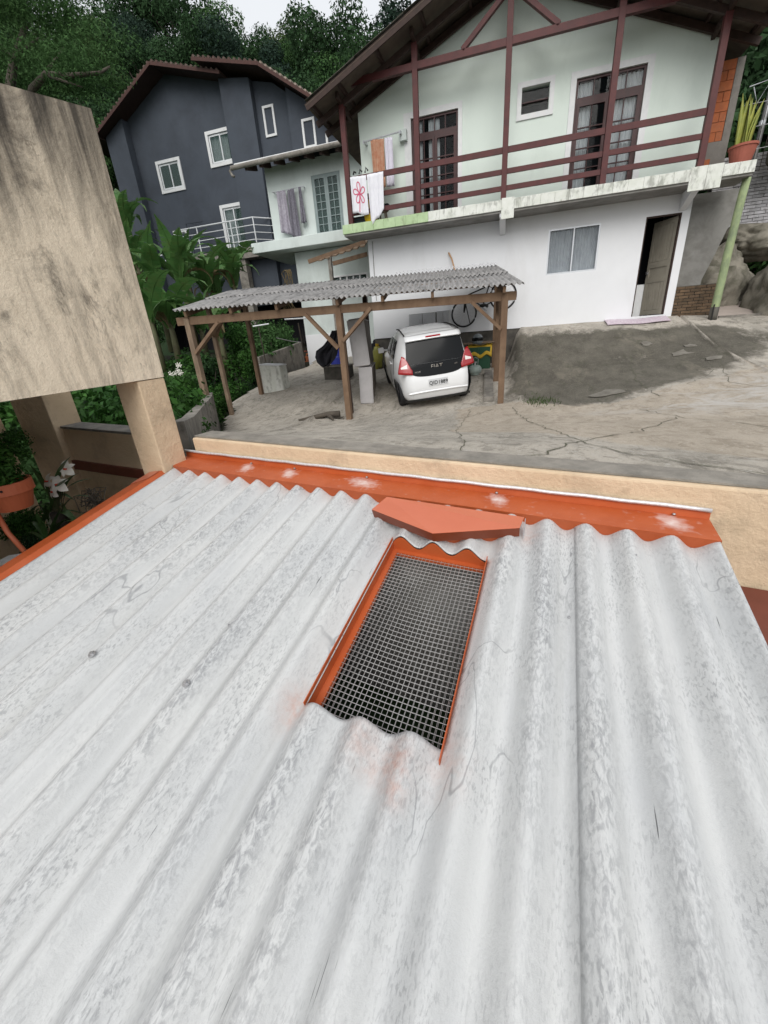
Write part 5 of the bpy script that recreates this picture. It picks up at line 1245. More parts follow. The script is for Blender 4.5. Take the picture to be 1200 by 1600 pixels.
for k in range(11):
    a=math.radians(200+14*k)
    for z in (.08,.165): vs.append((hq[0]+.153*math.cos(a),hq[1]+.153*math.sin(a),hq[2]+z))
m.add(vs,[(2*k,2*k+1,2*k+3,2*k+2) for k in range(10)]);m.build('visor',MAT['carblack'],t,smooth=True,solid=.004)
m=MB();m.prism([(q[0]-.62,12.2,q[2]+.66),(q[0]+.46,12.2,q[2]+.68),(q[0]+.46,12.5,q[2]+.70),(q[0]-.62,12.5,q[2]+.68)],(0,0,.02));o=m.build('shelf_board',MAT['timber_grey']);tag(o,'thin plank lying across the top of the green cupboard','plank')
gq=gat(742,586)
t=thing('gas_cylinder','small grey green gas cylinder on the floor before the green cupboard','gas cylinder',gq)
m=MB();m.lathe([(.10,0),(.11,.03),(.10,.035),(.155,.06),(.17,.12),(.165,.18),(.12,.235),(.05,.25)],gq,20);m.build('tank',MAT['gas'],t,smooth=True)
m=MB();m.lathe([(.025,.25),(.025,.31),(.05,.312),(.05,.33),(.01,.335)],gq,12);m.build('valve',MAT['steel'],t)
m=MB();m.tube([gq+np.array([.07,0,.23]),gq+np.array([.08,-.02,.40]),gq+np.array([-.0,-.02,.44]),gq+np.array([-.08,0,.40]),gq+np.array([-.07,0,.23])],.010,6);m.build('handle',MAT['gas'],t)
yq=gat(588,578)
t=thing('yellow_bag','yellow green plastic bag among black bags left of the car','bag',yq)
rr=random.Random(2)
def lump(mb,c,rad,seed,n=12):
    from mathutils import noise
    vs=[];fs=[]
    for j in range(n+1):
        for i in range(n*2):
            a=math.pi*2*i/(n*2);b=math.pi*j/n-math.pi/2;d=Vector((math.cos(a)*math.cos(b),math.sin(a)*math.cos(b),math.sin(b)));k=1+.35*noise.noise(d*2.2+Vector((seed,0,0)))+.12*noise.noise(d*6+Vector((seed,3,0)))
            vs.append((c[0]+d.x*rad[0]*k,c[1]+d.y*rad[1]*k,c[2]+d.z*rad[2]*k))
    for j in range(n):
        for i in range(n*2): fs.append((j*n*2+i,j*n*2+(i+1)%(n*2),(j+1)*n*2+(i+1)%(n*2),(j+1)*n*2+i))
    mb.add(vs,fs)
m=MB();lump(m,yq+np.array([0,.2,.34]),(.16,.14,.34),3);m.build('bag_body',M('olive_yellow_plastic',(.30,.28,.05),(.22,.22,.05),6,.5),t,smooth=True)
m=MB();m.tube([yq+np.array([0,.2,.62]),yq+np.array([.02,.2,.75])],.03,8,.06);m.build('knot',MAT['yellow'],t)
bq=gat(585,568);m=MB();lump(m,bq+np.array([.05,.55,.35]),(.34,.25,.42),8);o=m.build('rubbish_bag',MAT['blackcloth'],smooth=True);tag(o,'black rubbish bag slumped behind the yellow bag left of the car','bag')
m=MB();q=gat(767,610);
for (a,b) in (((757,584),(756,628)),):
    p,q=gat(*a),gat(*b);m.prism([(p[0],p[1],p[2]-.05),(q[0],q[1],q[2]-.05),(q[0],q[1],q[2]+.10),(p[0],p[1],p[2]+.10)],(.20,.02,0))
o=m.build('concrete_kerb',MAT['concrete']);tag(o,'short concrete kerb on the carport floor right of the car','kerb')
# debris on the driveway
q=gat(508,655);t=thing('dead_branch','brown broken branch with bark lying before the middle carport post','branch',q)
m=MB();m.tube([q+np.array([-.55,-.20,.02]),q+np.array([-.25,-.05,.06]),q+np.array([.05,.05,.10]),q+np.array([.32,.10,.09])],.025,8,.075);m.build('limb',MAT['bark'],t,smooth=True)
m=MB();m.tube([q+np.array([.05,.05,.09]),q+np.array([.20,-.10,.05]),q+np.array([.28,-.2,.03])],.045,7,.02);m.build('stub',MAT['bark'],t)
for k in range(4): 
    m=MB();a=q+np.array([random.uniform(-.5,.3),random.uniform(-.2,.15),.02]);m.beam(a,a+np.array([.22,random.uniform(-.06,.1),.01]),.06,.02);m.build('bark_strip',MAT['darkbark'],t)
# stick leaning on the white wall above the carport
m=MB();m.tube([at(711,424,12.75),at(706,405,12.86),at(701,395,12.96)],.022,7);o=m.build('bamboo_stick',MAT['bamboo']);tag(o,'reddish stick leaning on the white wall above the carport roof','stick')
# ------------------------------------------------------------------ laundry and balcony clutter
def towel(name,label,px,Y,w_,h_,mat,hem=0,seed=0,cat='towel',fold=.02):
    """px = top-left and top-right pixel on depth Y"""
    a,b=at(*px[0],Y),at(*px[1],Y);r=random.Random(seed);ph=r.random()*6
    def fn(u,v):
        p=a+(b-a)*(.5+(u-.5)*(1+w_*v));z=-h_*v*(1+hem*(u-.5)*2)-.03*abs(math.sin(u*5+ph))*v
        return (p[0],p[1]-.01+fold*math.sin(u*11+ph)*(.3+.7*v)+fold*.5*math.sin(u*23+v*2),p[2]+z)
    m=MB();m.grid(fn,28,14);o=m.build(name,mat,smooth=True,solid=.012);tag(o,label,cat);return o,fn
towel('towel','orange patterned towel hanging on the mint wall rack',((579,219),(600,217)),12.70,-.10,.98,MAT['towel_o'],0,1)
towel('towel','pale lilac towel hanging beside the orange towel on the mint wall',((601,216),(613,214)),12.68,.05,.98,MAT['towel_p'],0,2)
rk=thing('drying_rack','grey metal drying rack on the mint wall holding two towels','rack',(-3.4,12.85,4.45))
a,b=at(568,222,12.7),at(624,206,12.7)
m=MB();m.tube([a,b],.018,6);m.build('bar',MAT['alu'],rk)
for p in (a,b): 
    m=MB();m.beam(p,(p[0],12.995,p[2]+.05),.04,.06);m.build('arm',MAT['alu'],rk)
m=MB();m.box(b[0]-.05,b[0]+.14,12.86,12.998,b[2]-.12,b[2]+.10);m.build('rack_box',MAT['mintwhite'],rk)
o,fn=towel('towel','white towel with a pink outlined flower hanging over the balcony rail',((547,277),(572,274)),12.24,.04,.78,MAT['towel_w'],.06,3)
# the printed flower: thin printed ribbons lying on the cloth
m=MB()
def ribbon(pts,wd):
    vs=[]
    for i,(u,v) in enumerate(pts):
        q=pts[min(i+1,len(pts)-1)];pp=pts[max(i-1,0)];du,dv=q[0]-pp[0],q[1]-pp[1];l=math.hypot(du,dv)+1e-6
        for s in (-1,1):
            x,y,z=fn(min(1,max(0,u-dv/l*wd*s)),min(1,max(0,v+du/l*wd*s*.6)));vs.append((x,y-.012,z))
    m.add(vs,[(2*i,2*i+1,2*i+3,2*i+2) for i in range(len(pts)-1)])
for k in range(5):
    a=math.radians(90+72*k+8);ribbon([(.52+(.36*math.sin(math.pi*t/12))*math.cos(a+.5*math.cos(math.pi*t/12)),.45-(.30*math.sin(math.pi*t/12))*math.sin(a+.5*math.cos(math.pi*t/12))) for t in range(13)],.025)
ribbon([(.52,.46),(.50,.7),(.46,.95)],.02);m.build('printed_flower',MAT['pink'],o)
towel('towel','plain white towel hanging over the balcony rail beside the flower towel',((573,273),(599,268)),12.235,-.16,.92,MAT['towel_w'],-.16,4)
o,_=towel('hanging_clothes','dark grey striped garment hanging on the pale house wall',((449,298),(459,294)),17.30,.45,1.55,MAT['clothgrey'],.1,5,'clothes',.05)
towel('hanging_clothes','lilac grey garment hanging left of the dark one on the pale house wall',((432,300),(446,297)),17.32,.15,1.35,MAT['clothlilac'],.05,6,'clothes',.05)
towel('hanging_clothes','narrow grey strap like garment right of the dark one on the pale house wall',((466,293),(470,292)),17.3,1.2,1.1,MAT['clothgrey'],.0,7,'clothes',.04)
hr_=thing('clothes_rack','thin wall rack holding the garments on the pale house','rack',at(450,296,17.35))
m=MB();m.tube([at(425,301,17.32),at(475,291,17.32)],.018,6);m.build('bar',MAT['alu'],hr_)
for px in ((427,301),(473,291)): 
    m=MB();p=at(*px,17.32);m.beam(p,(p[0],17.49,p[2]),.03,.03);m.build('arm',MAT['alu'],hr_)
q=at(580,337,12.5);q[2]=2.81
t=thing('yellow_bucket','yellow plastic bucket on the balcony floor behind the lower rail','bucket',q)
m=MB();m.lathe([(.15,0),(.18,.10),(.19,.26),(.20,.27),(.20,.29),(.17,.29)],q,18);m.build('bucket_body',MAT['yellowp'],t,smooth=False)
m=MB();m.tube([q+np.array([-.19,0,.27]),q+np.array([-.1,-.05,.12]),q+np.array([.1,-.05,.12]),q+np.array([.19,0,.27])],.007,5);m.build('handle',MAT['steel'],t)
q2=at(576,322,12.85);q2[2]=2.81
t=thing('yellow_bottle','tall yellow bottle standing behind the hanging towels','bottle',q2)
m=MB();m.lathe([(.09,0),(.10,.05),(.10,.42),(.04,.55),(.04,.62)],q2,14);m.build('bottle_body',M('ochre_plastic',(.35,.22,.02),None,rough=.4),t);m=MB();m.lathe([(.045,.621),(.045,.68)],q2,10);m.build('cap',MAT['black'],t)
q=at(598,335,12.6);q[2]=2.81
t=thing('wooden_stool','small wooden stool with a dark cushion on the balcony','stool',q)
m=MB();m.lathe([(.15,.24),(.17,.25),(.17,.29),(.15,.30)],q,16);m.build('seat',MAT['timber_grey'],t)
m=MB();m.box(q[0]-.17,q[0]+.2,q[1]-.12,q[1]+.15,q[2]+.302,q[2]+.39);m.build('cushion',MAT['blackcloth'],t,bevel=.03)
for k in range(4):
    a=math.pi/4+k*math.pi/2;m=MB();m.tube([q+np.array([.14*math.cos(a),.14*math.sin(a),0]),q+np.array([.11*math.cos(a),.11*math.sin(a),.245])],.018,6);m.build('leg',MAT['timber_grey'],t)
q=at(561,340,12.5);q[2]=2.81
t=thing('dark_crate','dark blue green crate in the left corner of the balcony','crate',q)
m=MB();m.box(q[0]-.2,q[0]+.2,q[1],q[1]+.3,q[2],q[2]+.20);m.build('crate_body',M('dark_teal',(.02,.05,.06),None,rough=.5),t,bevel=.01)
for k in range(3):
    m=MB();m.box(q[0]-.19,q[0]+.19,q[1]-.006,q[1]-.001,q[2]+.03+k*.06,q[2]+.06+k*.06);m.build('slat',MAT['black'],t)
for k in range(3): 
    p=np.array([-4.0+.16*k,12.32,3.86]);m=MB();m.tube([p+np.array([-.03,0,0]),p+np.array([0,0,.06+.02*k]),p+np.array([.05,0,.03])],.022,6);o=m.build('clothes_peg',MAT['black']);tag(o,'black clothes pegs clipped on the left end of the balcony rail','peg','pegs on the balcony rail')
# ------------------------------------------------------------------ vegetation
def leaf_mesh(name,blobs,n,size,mat,seed,asp=.5,up=.25,flat=1.0,shell=.55):
    """blobs: (x,y,z,rx,ry,rz); leaf faces scattered through the outer part of every blob"""
    g=np.random.default_rng(seed);B=np.array(blobs,float);wts=(B[:,3]*B[:,4]*B[:,5])**(2/3);idx=g.choice(len(B),n,p=wts/wts.sum())
    d=g.normal(size=(n,3));d/=np.linalg.norm(d,axis=1)[:,None];rad=shell+(1.05-shell)*g.random(n)**.6
    rad*=1+.18*np.sin(d[:,0]*5+idx)*np.cos(d[:,2]*6+idx*2)
    c=B[idx,:3]+d*B[idx,3:]*rad[:,None]
    nr=d+g.normal(size=(n,3))*.65+np.array([0,0,up]);nr[:,2]*=flat;nr/=np.linalg.norm(nr,axis=1)[:,None]
    t=np.cross(nr,g.normal(size=(n,3)));t/=np.linalg.norm(t,axis=1)[:,None];b=np.cross(nr,t);s=size*(.55+.9*g.random(n))[:,None]
    v=np.stack([c-t*s,c+b*s*asp+nr*s*.12,c+t*s,c-b*s*asp+nr*s*.12],1).reshape(-1,3)
    me=bpy.data.meshes.new(name);me.vertices.add(len(v));me.vertices.foreach_set('co',v.ravel())
    me.loops.add(4*n);me.loops.foreach_set('vertex_index',np.arange(4*n));me.polygons.add(n);me.polygons.foreach_set('loop_start',np.arange(0,4*n,4));me.polygons.foreach_set('loop_total',np.full(n,4))
    me.update();me.validate();me.materials.append(mat);return me
def link(name,me,par=None):
    o=bpy.data.objects.new(name,me);COL.objects.link(o)
    if par:o.parent=par
    return o
def limb_mesh(name,segs,mat):
    m=MB()
    for pts,r0,r1 in segs: m.tube(pts,r0,7,r1)
    o=m.build(name,mat,smooth=True);me=o.data;bpy.data.objects.remove(o);return me
# forest trees: six crowns shared by every tree on the hill
FT=[]
for k in range(7):
    r=random.Random(100+k);bl=[];tall=k in (2,5)
    nb=13 if not tall else 11
    for i in range(nb):
        a=r.uniform(0,6.28);rr=r.uniform(.3,2.6) if not tall else r.uniform(.2,1.6);z=r.uniform(3.5,8.0) if not tall else 3+7*i/nb
        s=r.uniform(1.0,1.8)*(1 if not tall else .8);bl.append((rr*math.cos(a),rr*math.sin(a),z,s,s,s*r.uniform(.6,.9)))
    mt=[MAT['leaf_dark'],MAT['leaf_mid'],MAT['leaf_blue'],MAT['leaf_olive'],MAT['leaf_dark'],MAT['leaf_blue'],MAT['leaf_mid']][k]
    me=leaf_mesh('crown',bl,11000,.115 if not tall else .10,mt,k+1,.5,.35)
    sg=[([(0,0,-1),(r.uniform(-.2,.2),0,3),(r.uniform(-.4,.4),.2,6.5)],.22,.07)]
    for i in range(4): a=r.uniform(0,6.28);sg.append(([(0,0,2.5+i*.6),(math.cos(a)*1.2,math.sin(a)*1.2,4.3+i*.5),(math.cos(a)*2,math.sin(a)*2,5.6+i*.4)],.10,.03))
    FT.append((me,limb_mesh('trunk',sg,MAT['bark'] if k%2 else MAT['darkbark'])))
KIND=['broad dark green tree','bright mid green tree','tall dark blue green tree','olive green tree','dark rounded tree','slim dark tall tree','mid green bushy tree']
r=random.Random(11);nfor=0
def forest_tree(x,y,k,s,lab=None,grp='trees on the forested hillside'):
    t=thing('forest_tree',lab or (KIND[k]+' on the forested hillside behind the houses'),'tree',(x,y,hillz(x,y)-.3),grp,rot=(0,0,r.uniform(0,6.28)));t.scale=(s,s,s*r.uniform(.9,1.15))
    link('crown',FT[k][0],t);link('trunk',FT[k][1],t);return t
yy=33
rows=[]
while yy<63:
    xx=-yy*1.32-3+r.uniform(0,2)
    while xx<-yy*.17+2:
        if True:
            el=hillz(xx,yy)/yy
            k=r.choice((0,0,1,2,3,4,4,5,6,6))
            forest_tree(xx+r.uniform(-1,1),yy+r.uniform(-1.4,1.4),k,r.uniform(.75,1.15)*(1+.010*(yy-33)));nfor+=1
        xx+=4.4+(yy-33)*.05+r.uniform(-.6,.6)
    yy+=4.6
for x,y,k,s in ((7.3,19,0,1.0),(8.6,20.5,4,1.1),(6.6,20,6,1.05),(9,20,4,.9),(8.2,24,0,.8)): forest_tree(x,y,k,s,'dark tree beyond the orange brick wall at the upper right','trees beyond the brick wall')
# big spreading feathery tree at the left
bt=thing('spreading_tree','large spreading tree with feathery foliage and pale limbs behind the stained canopy panel','tree',(-17.5,15,-1.5))
def P_(px,py,Y): return at(px,py,Y)-np.array([-17.5,15,-1.5])
r=random.Random(4);bl=[]
for (px,py,Y,s) in [(-60,20,15,1.9),(10,25,15,2.0),(60,45,15,1.7),(100,75,14.6,1.5),(40,85,14.2,1.5),(-20,90,15,1.8),(120,100,14.6,1.1),(148,112,14.8,.8),(110,130,14,1.0),(120,150,15,.9),(150,150,15.5,.5),(70,20,16,1.6),(20,-30,16,2.2),(80,-10,16.5,1.5),(125,60,15.6,1.0),(-60,-40,16,2.2),(0,60,13.6,1.2),(150,90,15.6,.5),(165,128,15.2,.35),(120,185,16,.6),(110,45,16.5,.9)]:
    p=P_(px,py,Y)
    for j in range(5):
        q=p+np.array([r.uniform(-1,1)*s*.7,r.uniform(-1,1)*s*.6,r.uniform(-1,1)*s*.5]);ss=s*r.uniform(.35,.62);bl.append((q[0],q[1],q[2],ss*1.35,ss*1.2,ss*.42))
link('crown',leaf_mesh('crown',bl,34000,.06,MAT['leaf_olive2'] if 'leaf_olive2' in MAT else MAT['leaf_dark2'] if 'leaf_dark2' in MAT else MAT['leaf_mid'],77,.28,.6,1.0,.2),bt)
tk=[([P_(20,210,15),P_(14,150,15),P_(22,95,15),P_(40,40,15.4)],.20,.08),([P_(22,95,15),P_(-10,60,15)],.10,.05),([P_(40,200,14.6),P_(50,140,14.4),P_(72,116,14.3),P_(110,118,14.3),P_(155,114,14.5),P_(172,104,14.8)],.13,.03),([P_(72,117,14.3),P_(100,127,14.2),P_(128,136,14.3)],.06,.02),([P_(16,100,15),P_(34,80,15),P_(60,60,15)],.09,.03),([P_(70,116,14.3),P_(85,95,14.6),P_(100,75,15)],.06,.025)]
link('trunk',limb_mesh('trunk',tk,MAT['bark']),bt)
# garden shrubs between the kerb wall and the canopy
SHM=[]
for k in range(5):
    r=random.Random(40+k);bl=[(r.uniform(-.45,.45),r.uniform(-.4,.4),r.uniform(.15,.95),r.uniform(.25,.45),r.uniform(.25,.45),r.uniform(.2,.38)) for _ in range(9)]
    SHM.append((leaf_mesh('foliage',bl,3000,.042 if k!=3 else .06,[MAT['leaf_hedge'],MAT['leaf_mid'],MAT['leaf_hedge'],MAT['leaf_mid'],MAT['leaf_dark']][k],60+k,.5,.3,1.0,.3),
      limb_mesh('stems',[([(0,0,0),(r.uniform(-.3,.3),r.uniform(-.3,.3),.8)],.02,.008) for _ in range(5)],MAT['darkbark'])))
r=random.Random(9)
def soilz(x,y): return -1.95+max(0,y-9)*.12-(.7 if y<2.8 else 0)
def shrub(x,y,z,s,k,lab,grp):
    t=thing('garden_shrub',lab,'shrub',(x,y,z),grp,rot=(0,0,r.uniform(0,6.28)));t.scale=(s,s,s*r.uniform(.9,1.2));link('foliage',SHM[k][0],t);link('stems',SHM[k][1],t)
y=4.3
while y<13:
    xr=LEFT(y)-1.0;x=xr
    while x>xr-4.2-(y*.15):
        lab='leafy green shrub in the garden left of the driveway kerb wall' if y<9 else 'leafy shrub under the banana plants beyond the carport'
        tall=.95+.30*sm((xr-x)/2)+.25*r.random()
        if y>7.2 and x>xr-.6: tall*=.75
        shrub(x+r.uniform(-.15,.15),y+r.uniform(-.2,.2),soilz(x,y)-.05,tall,r.choice((0,1,2,2,4)),lab,'shrubs in the garden')
        x-=.72+.03*y
    y+=.72+.025*y
for x,y,s in ((-5.3,4.5,1.2),(-6.2,4.8,1.2),(-4.6,4.4,1.0),(-7,4.9,1.4),(-5.8,5.3,1.4)): shrub(x,y,-1.95,s,0,'bright hedge shrub seen through the opening under the canopy panel','hedge behind the low wall')
for x,y,sc_ in ((-8.4,13.2,1.0),(-9.0,13.8,1.2),(-8.6,14.6,1.1),(-9.5,14.8,1.3),(-9.1,15.7,1.2),(-10.0,15.4,1.3),(-9.6,16.6,1.3),(-10.4,16.9,1.4),(-8.0,12.6,.8)): shrub(x,y,soilz(x,y)+.5,sc_,r.choice((0,1,2,3)),'leafy shrub behind the slanting yard wall at the rear of the carport','shrubs behind the yard wall')
# white flowers in the hedge
fp=at(277,577,6.3);m=MB();r=random.Random(77)
for k in range(9):
    c=fp+np.array([r.uniform(-.14,.14),r.uniform(-.1,.1),r.uniform(-.10,.10)])
    for j in range(5):
        a=j*1.256;m.add([c,c+np.array([.03*math.cos(a-.4),-.02,.03*math.sin(a-.4)]),c+np.array([.05*math.cos(a),-.01,.05*math.sin(a)]),c+np.array([.03*math.cos(a+.4),-.02,.03*math.sin(a+.4)])],[(0,1,2,3)])
o=m.build('white_blossom',MAT['petal']);stuff(o);tag(o,'small cluster of white flowers in the green hedge','flowers')
# banana plants
def banana_leaf(L,w_,droop,seed,torn=.5):
    r=random.Random(seed);m=MB();n=16;vs=[];fs=[];c=[]
    for i in range(n+1):
        v=i/n;ang=math.radians(72)-droop*v**1.5;c.append((0,0) if i==0 else (c[-1][0]+L/n*math.cos(ang),c[-1][1]+L/n*math.sin(ang)))
    for s in (-1,1):
        for i in range(n):
            va,vb=i/n,(i+1)/n
            wf=lambda v:w_*max(.05,math.sin(math.pi*min(1,.10+v*.90)**.75))*.5
            gap=.18*(r.random()<torn)
            drop=r.uniform(.0,.25)
            vs2=[(c[i][0],0,c[i][1]),(c[i+1][0],0,c[i+1][1]),(c[i+1][0]+.06*wf(vb),s*wf(vb),c[i+1][1]+wf(vb)*(.28-drop)),(c[i][0]+gap*L/n+.06*wf(va),s*wf(va),c[i][1]+wf(va)*(.28-drop))]
            m.add(vs2,[(0,1,2,3)])
    m.tube([(x,0,z) for x,z in c],.022,5,.006)
    return m
BL=[]
for k,(L,w_,dr) in enumerate(((2.0,.52,1.3),(2.2,.55,1.9),(1.8,.5,.8),(1.7,.45,2.5),(2.1,.56,1.6),(1.4,.35,2.9))):
    o=banana_leaf(L,w_,dr,k,.35 if k!=5 else .9).build('leaf',MAT['banana'] if k!=5 else MAT['bananadry'],smooth=False);BL.append(o.data);bpy.data.objects.remove(o)
def banana(px,py,Y,h,n,seed,lab):
    b=at(px,py,Y);r=random.Random(seed);z0=b[2]
    t=thing('banana_plant',lab,'banana plant',b,'banana plants behind the carport')
    m=MB();m.tube([(0,0,-.6),(.03,0,h*.5),(0,.02,h)],.12,9,.06);s=m.build('stem',MAT['stem'],t,local=True,smooth=True)
    for k in range(n):
        o=link('leaf',BL[r.choice((0,1,2,3,4)) if k<n-1 else 5],t);o.location=(0,0,h*.95-.03*k);o.rotation_euler=(r.uniform(-.2,.2),r.uniform(-.25,.12),k*2.4+r.uniform(-.3,.3));sc=r.uniform(.8,1.1);o.scale=(sc,sc,sc)
for i,(px,py,Y,h,n,lab) in enumerate(((335,520,14.5,1.6,9,'tall banana plant with broad upright leaves left of the concrete column'),(300,510,13.0,1.5,9,'banana plant with large green leaves behind the carport roof corner'),(262,520,12.4,1.5,8,'banana plant between the stained panel and the carport roof corner'),(236,500,13.5,1.8,8,'banana plant rising close to the stained panel edge'),
   (350,560,12.2,.7,6,'low banana plant seen between the left carport posts'),(250,560,10.5,1.1,7,'banana plant with drooping leaves in front of the garden hedge'),(375,500,16,1.4,8,'banana plant with a dry hanging leaf below the concrete balcony'),(220,430,15,1.7,8,'banana plant below the slate house corner by the panel edge'),(300,470,16.5,1.2,8,'banana plant below the stair panel of the slate house'),(320,545,13.2,.7,8,'short banana plant with wide leaves under the carport roof corner'),(275,545,11.6,.8,8,'short banana plant rising from the garden hedge'),(345,500,15.5,1.0,8,'banana plant leaning towards the concrete column'),(228,545,11.2,1.0,8,'banana plant beside the right edge of the stained panel'),(370,470,17.5,.9,7,'banana plant at the foot of the concrete column'))):
    banana(px,py,Y,h,n,i+5,lab)
# trees at the slate house corner
for x,y,k,s,lab in ((-19.5,19.5,1,.62,'green tree standing against the left corner of the slate house'),(-20,17.5,6,.5,'bushy tree between the stained panel and the slate house'),(-22,20,0,.75,'dark tree left of the slate house eave')):
    forest_tree(x,y,k,s,lab,None)
# dry palm fronds by the pale house
a=at(452,440,16.6);t=thing('dry_fronds','dry palm fronds hanging beside the pale house wall','fronds',a);r=random.Random(6)
for k in range(9):
    m=MB();s=[np.array([r.uniform(-.15,.15),0,.4]),np.array([r.uniform(-.4,.3),-.05,.3]),np.array([r.uniform(-.6,.4),-.1,-.4]),np.array([r.uniform(-.7,.4),-.1,-1.0])];m.tube(s,.022,4,.006);m.build('frond',MAT['bananadry'],t,local=True)
# grass tufts at the damp bank foot
m=MB();r=random.Random(15)
for k in range(240):
    px,py=r.gauss(845,14),r.gauss(628,4);x,y=gp(px,py);z=gz(x,y)-.01;h=r.uniform(.03,.09);a=r.uniform(0,6.28);dx,dy=.008*math.cos(a),.008*math.sin(a)
    m.add([(x-dx,y-dy,z),(x+dx,y+dy,z),(x+r.uniform(-.03,.03),y+r.uniform(-.03,.03),z+h)],[(0,1,2)])
g_=m.build('grass_tufts',MAT['leaf_olive']);stuff(g_);tag(g_,'patch of short grass at the foot of the damp bank','grass')
# ------------------------------------------------------------------ courtyard on the left
q=at(14,768,1.80)
t=thing('hanging_pot','orange plastic pot with drainage holes and a trailing plant hanging below the canopy','pot',q)
m=MB();m.lathe([(.10,-.12),(.135,.0),(.148,.0),(.148,.075),(.132,.075),(.118,.0),(.11,-.02)],q,28,False);m.lathe([(.001,-.115),(.10,-.12)],q,28,False);m.build('pot_body',MAT['plastic_o'],t,smooth=False)
m=MB();m.lathe([(.001,.03),(.125,.03)],q,20,False);m.build('potting_soil',MAT['soil'],t)
for a in (-1.15,-.75,-1.6,-2.1):
    m=MB();p=q+np.array([.149*math.cos(a),.149*math.sin(a),.04]);m.tube([p-np.array([.003*math.cos(a),.003*math.sin(a),0]),p+np.array([.002*math.cos(a),.002*math.sin(a),0])],.008,10);m.build('drain_hole',MAT['void'],t)
bl=[(q[0]+random.uniform(-.12,.1),q[1]+random.uniform(-.08,.08),q[2]+random.uniform(.06,.26),.08,.08,.10) for _ in range(10)]
o=link('foliage',leaf_mesh('foliage',[(b[0]-q[0],b[1]-q[1],b[2]-q[2],*b[3:]) for b in bl],900,.028,MAT['leaf_hedge'],5,.3,.2,1,.2),t)
m=MB();a,b=at(-6,868,1.65),at(44,868,1.62);m.tube([at(-12,790,1.7),at(12,832,1.68),at(44,868,1.66)],.017,8);o=m.build('orange_rod',MAT['plastic_o'],smooth=True);tag(o,'orange tapered hanging rod below the orange pot at the left edge','rod')
m=MB()
for k in range(5): m.tube([at(38+k,860,1.66),at(46+k*3,880,1.66),at(52+k*4,892,1.67)],.003,5)
o=stuff(m.build('loose_roots',MAT['bark']));tag(o,'thin loose roots hanging from the orange rod tip','roots')
# orchid in front of the low wall
oc=at(92,752,2.15)
t=thing('orchid','white orchid in bloom with long green leaves in the dark courtyard','orchid',oc)
r=random.Random(3)
def flower(px,py,Y,s,seed):
    r=random.Random(seed);c=at(px,py,Y);tl=np.array([r.uniform(-.3,.3),-.8,r.uniform(.1,.6)]);tl/=np.linalg.norm(tl);u=np.cross(tl,[0,0,1]);u/=np.linalg.norm(u);w_=np.cross(u,tl)
    m=MB()
    for k in range(5):
        a=k*1.2566+r.uniform(-.2,.2);d=u*math.cos(a)+w_*math.sin(a);e=-u*math.sin(a)+w_*math.cos(a);L=s*r.uniform(.8,1.15);bw=s*(.42 if k%2 else .26);P=[]
        for i in range(7):
            v=i/6;hw=bw*math.sin(math.pi*min(.98,.12+v*.86))**.8
            for j in (-1,0,1): P.append(c+d*L*v+e*hw*j+tl*(.18*s*math.sin(v*2.6)+.05*s*abs(j)-.22*s*v*v))
        m.add(P,[(i*3+j,i*3+j+1,i*3+j+4,i*3+j+3) for i in range(6) for j in range(2)])
    f=m.build('flower',MAT['petal'],t,smooth=True)
    m=MB();m.tube([c,c+tl*s*.35+w_*-.1*s],s*.08,8,s*.11);m.build('flower_heart',MAT['redbit'],f,smooth=True)
for i,(px,py,Y,s) in enumerate(((92,757,2.12,.085),(76,752,2.15,.075),(104,733,2.18,.075),(85,768,2.10,.07))): flower(px,py,Y,s,i)
def strapleaf(par,b,e,w_,arch,mat,name='leaf'):
    b,e=np.array(b),np.array(e);d=e-b;sd=np.cross(d,[0,0,1]);sd/=np.linalg.norm(sd)+1e-9;m=MB();P=[]
    for i in range(9):
        v=i/8;c=b+d*v+np.array([0,0,arch*math.sin(math.pi*v)]);hw=w_*math.sin(math.pi*min(.97,.15+v*.82))
        for j in (-1,0,1): P.append(c+sd*hw*j+np.array([0,0,.25*hw*abs(j)]))
    m.add(P,[(i*3+j,i*3+j+1,i*3+j+4,i*3+j+3) for i in range(8) for j in range(2)]);return m.build(name,mat,par,smooth=True)
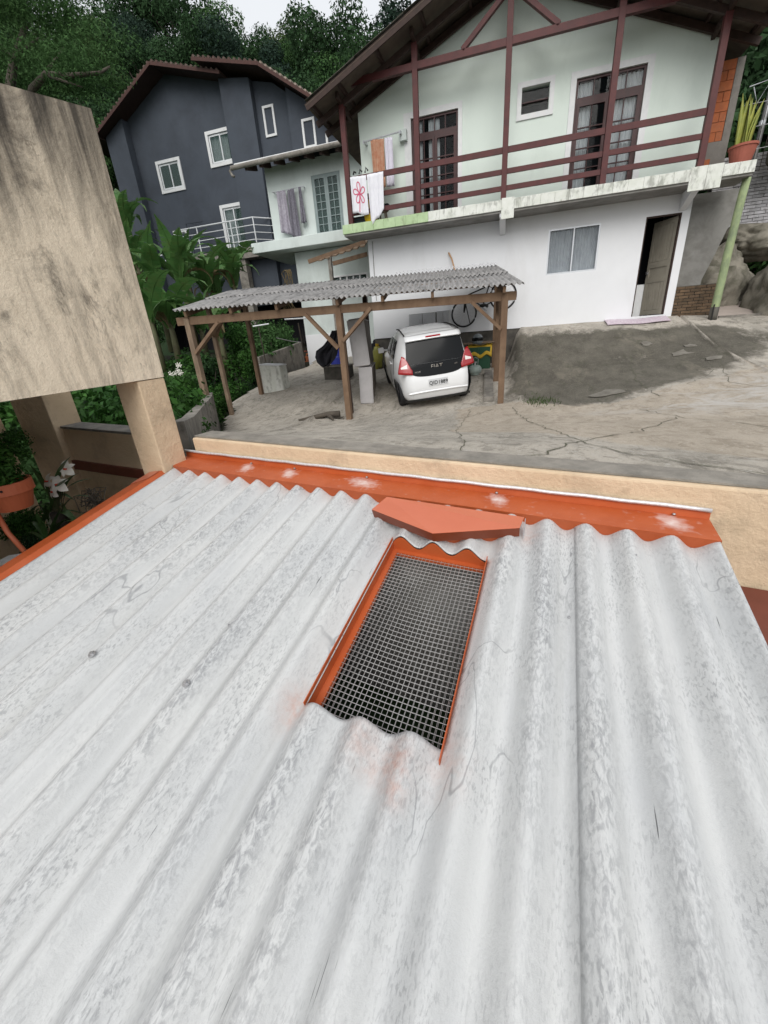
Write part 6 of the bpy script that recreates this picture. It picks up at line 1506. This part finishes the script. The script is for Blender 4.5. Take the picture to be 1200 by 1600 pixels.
for k in range(16):
    b=at(88+r.uniform(-8,8),795+r.uniform(-8,8),2.2);e=at(85+r.uniform(-50,75),740+r.uniform(-30,90),2.2+r.uniform(-.15,.2));strapleaf(t,b,e,r.uniform(.018,.032),r.uniform(.02,.09),MAT['orchidleaf'])
m=MB();b=at(90,800,2.2);m.tube([b-np.array([0,0,1.4]),b],.06,8);m.build('support_stump',MAT['darkbark'],t)
for i in range(8): 
    m=MB();p=at(88+i*2-6,800,2.2);m.tube([p,at(85+i*4-10,760,2.14)],.004,5);m.build('flower_stem',MAT['stem'],t)
fr=thing('courtyard_fern','dark strap leaved plant low in the courtyard below the white orchid','plant',at(75,840,2.1))
for k in range(14):
    b=at(78,850,2.1);e=at(75+r.uniform(-45,75),835+r.uniform(-40,20),2.1+r.uniform(-.25,.2));strapleaf(fr,b,e,r.uniform(.012,.022),r.uniform(.03,.10),MAT['orchidleaf'])
rt=thing('root_ball','tangle of brown dry roots hanging beside the orchid near the low wall','roots',at(150,785,2.3))
for k in range(26):
    m=MB();c=at(146,782,2.3);P=[c+np.array([r.uniform(-.12,.12),r.uniform(-.08,.08),r.uniform(-.1,.1)]) for _ in range(4)];m.tube(P,.0035,4);m.build('root',MAT['bark'],rt)
for px,py,Y,s,k in ((20,815,2.4,.26,2),(50,850,2.3,.24,4),(8,690,2.7,.28,2),(118,838,2.3,.22,2),(52,815,2.6,.28,2),(140,850,2.4,.22,2)):
    p=at(px,py,Y);t=thing('courtyard_shrub','dark leafy courtyard shrub in the shade below the canopy','shrub',(p[0],p[1],p[2]-s*.6),'shrubs in the shaded courtyard',rot=(0,0,r.uniform(0,6)));t.scale=(s,s,s);link('foliage',SHM[k][0],t);link('stems',SHM[k][1],t)
m=MB();p,q=at(-10,880,1.75),at(48,872,1.72);m.prism([tuple(p),tuple(q),(q[0],q[1],q[2]-.5),(p[0],p[1],p[2]-.5)],(-.02,.12,0));o=m.build('courtyard_wall',MAT['white_wall']);tag(o,'low white painted wall top beside the orange side flashing at the left edge','wall')
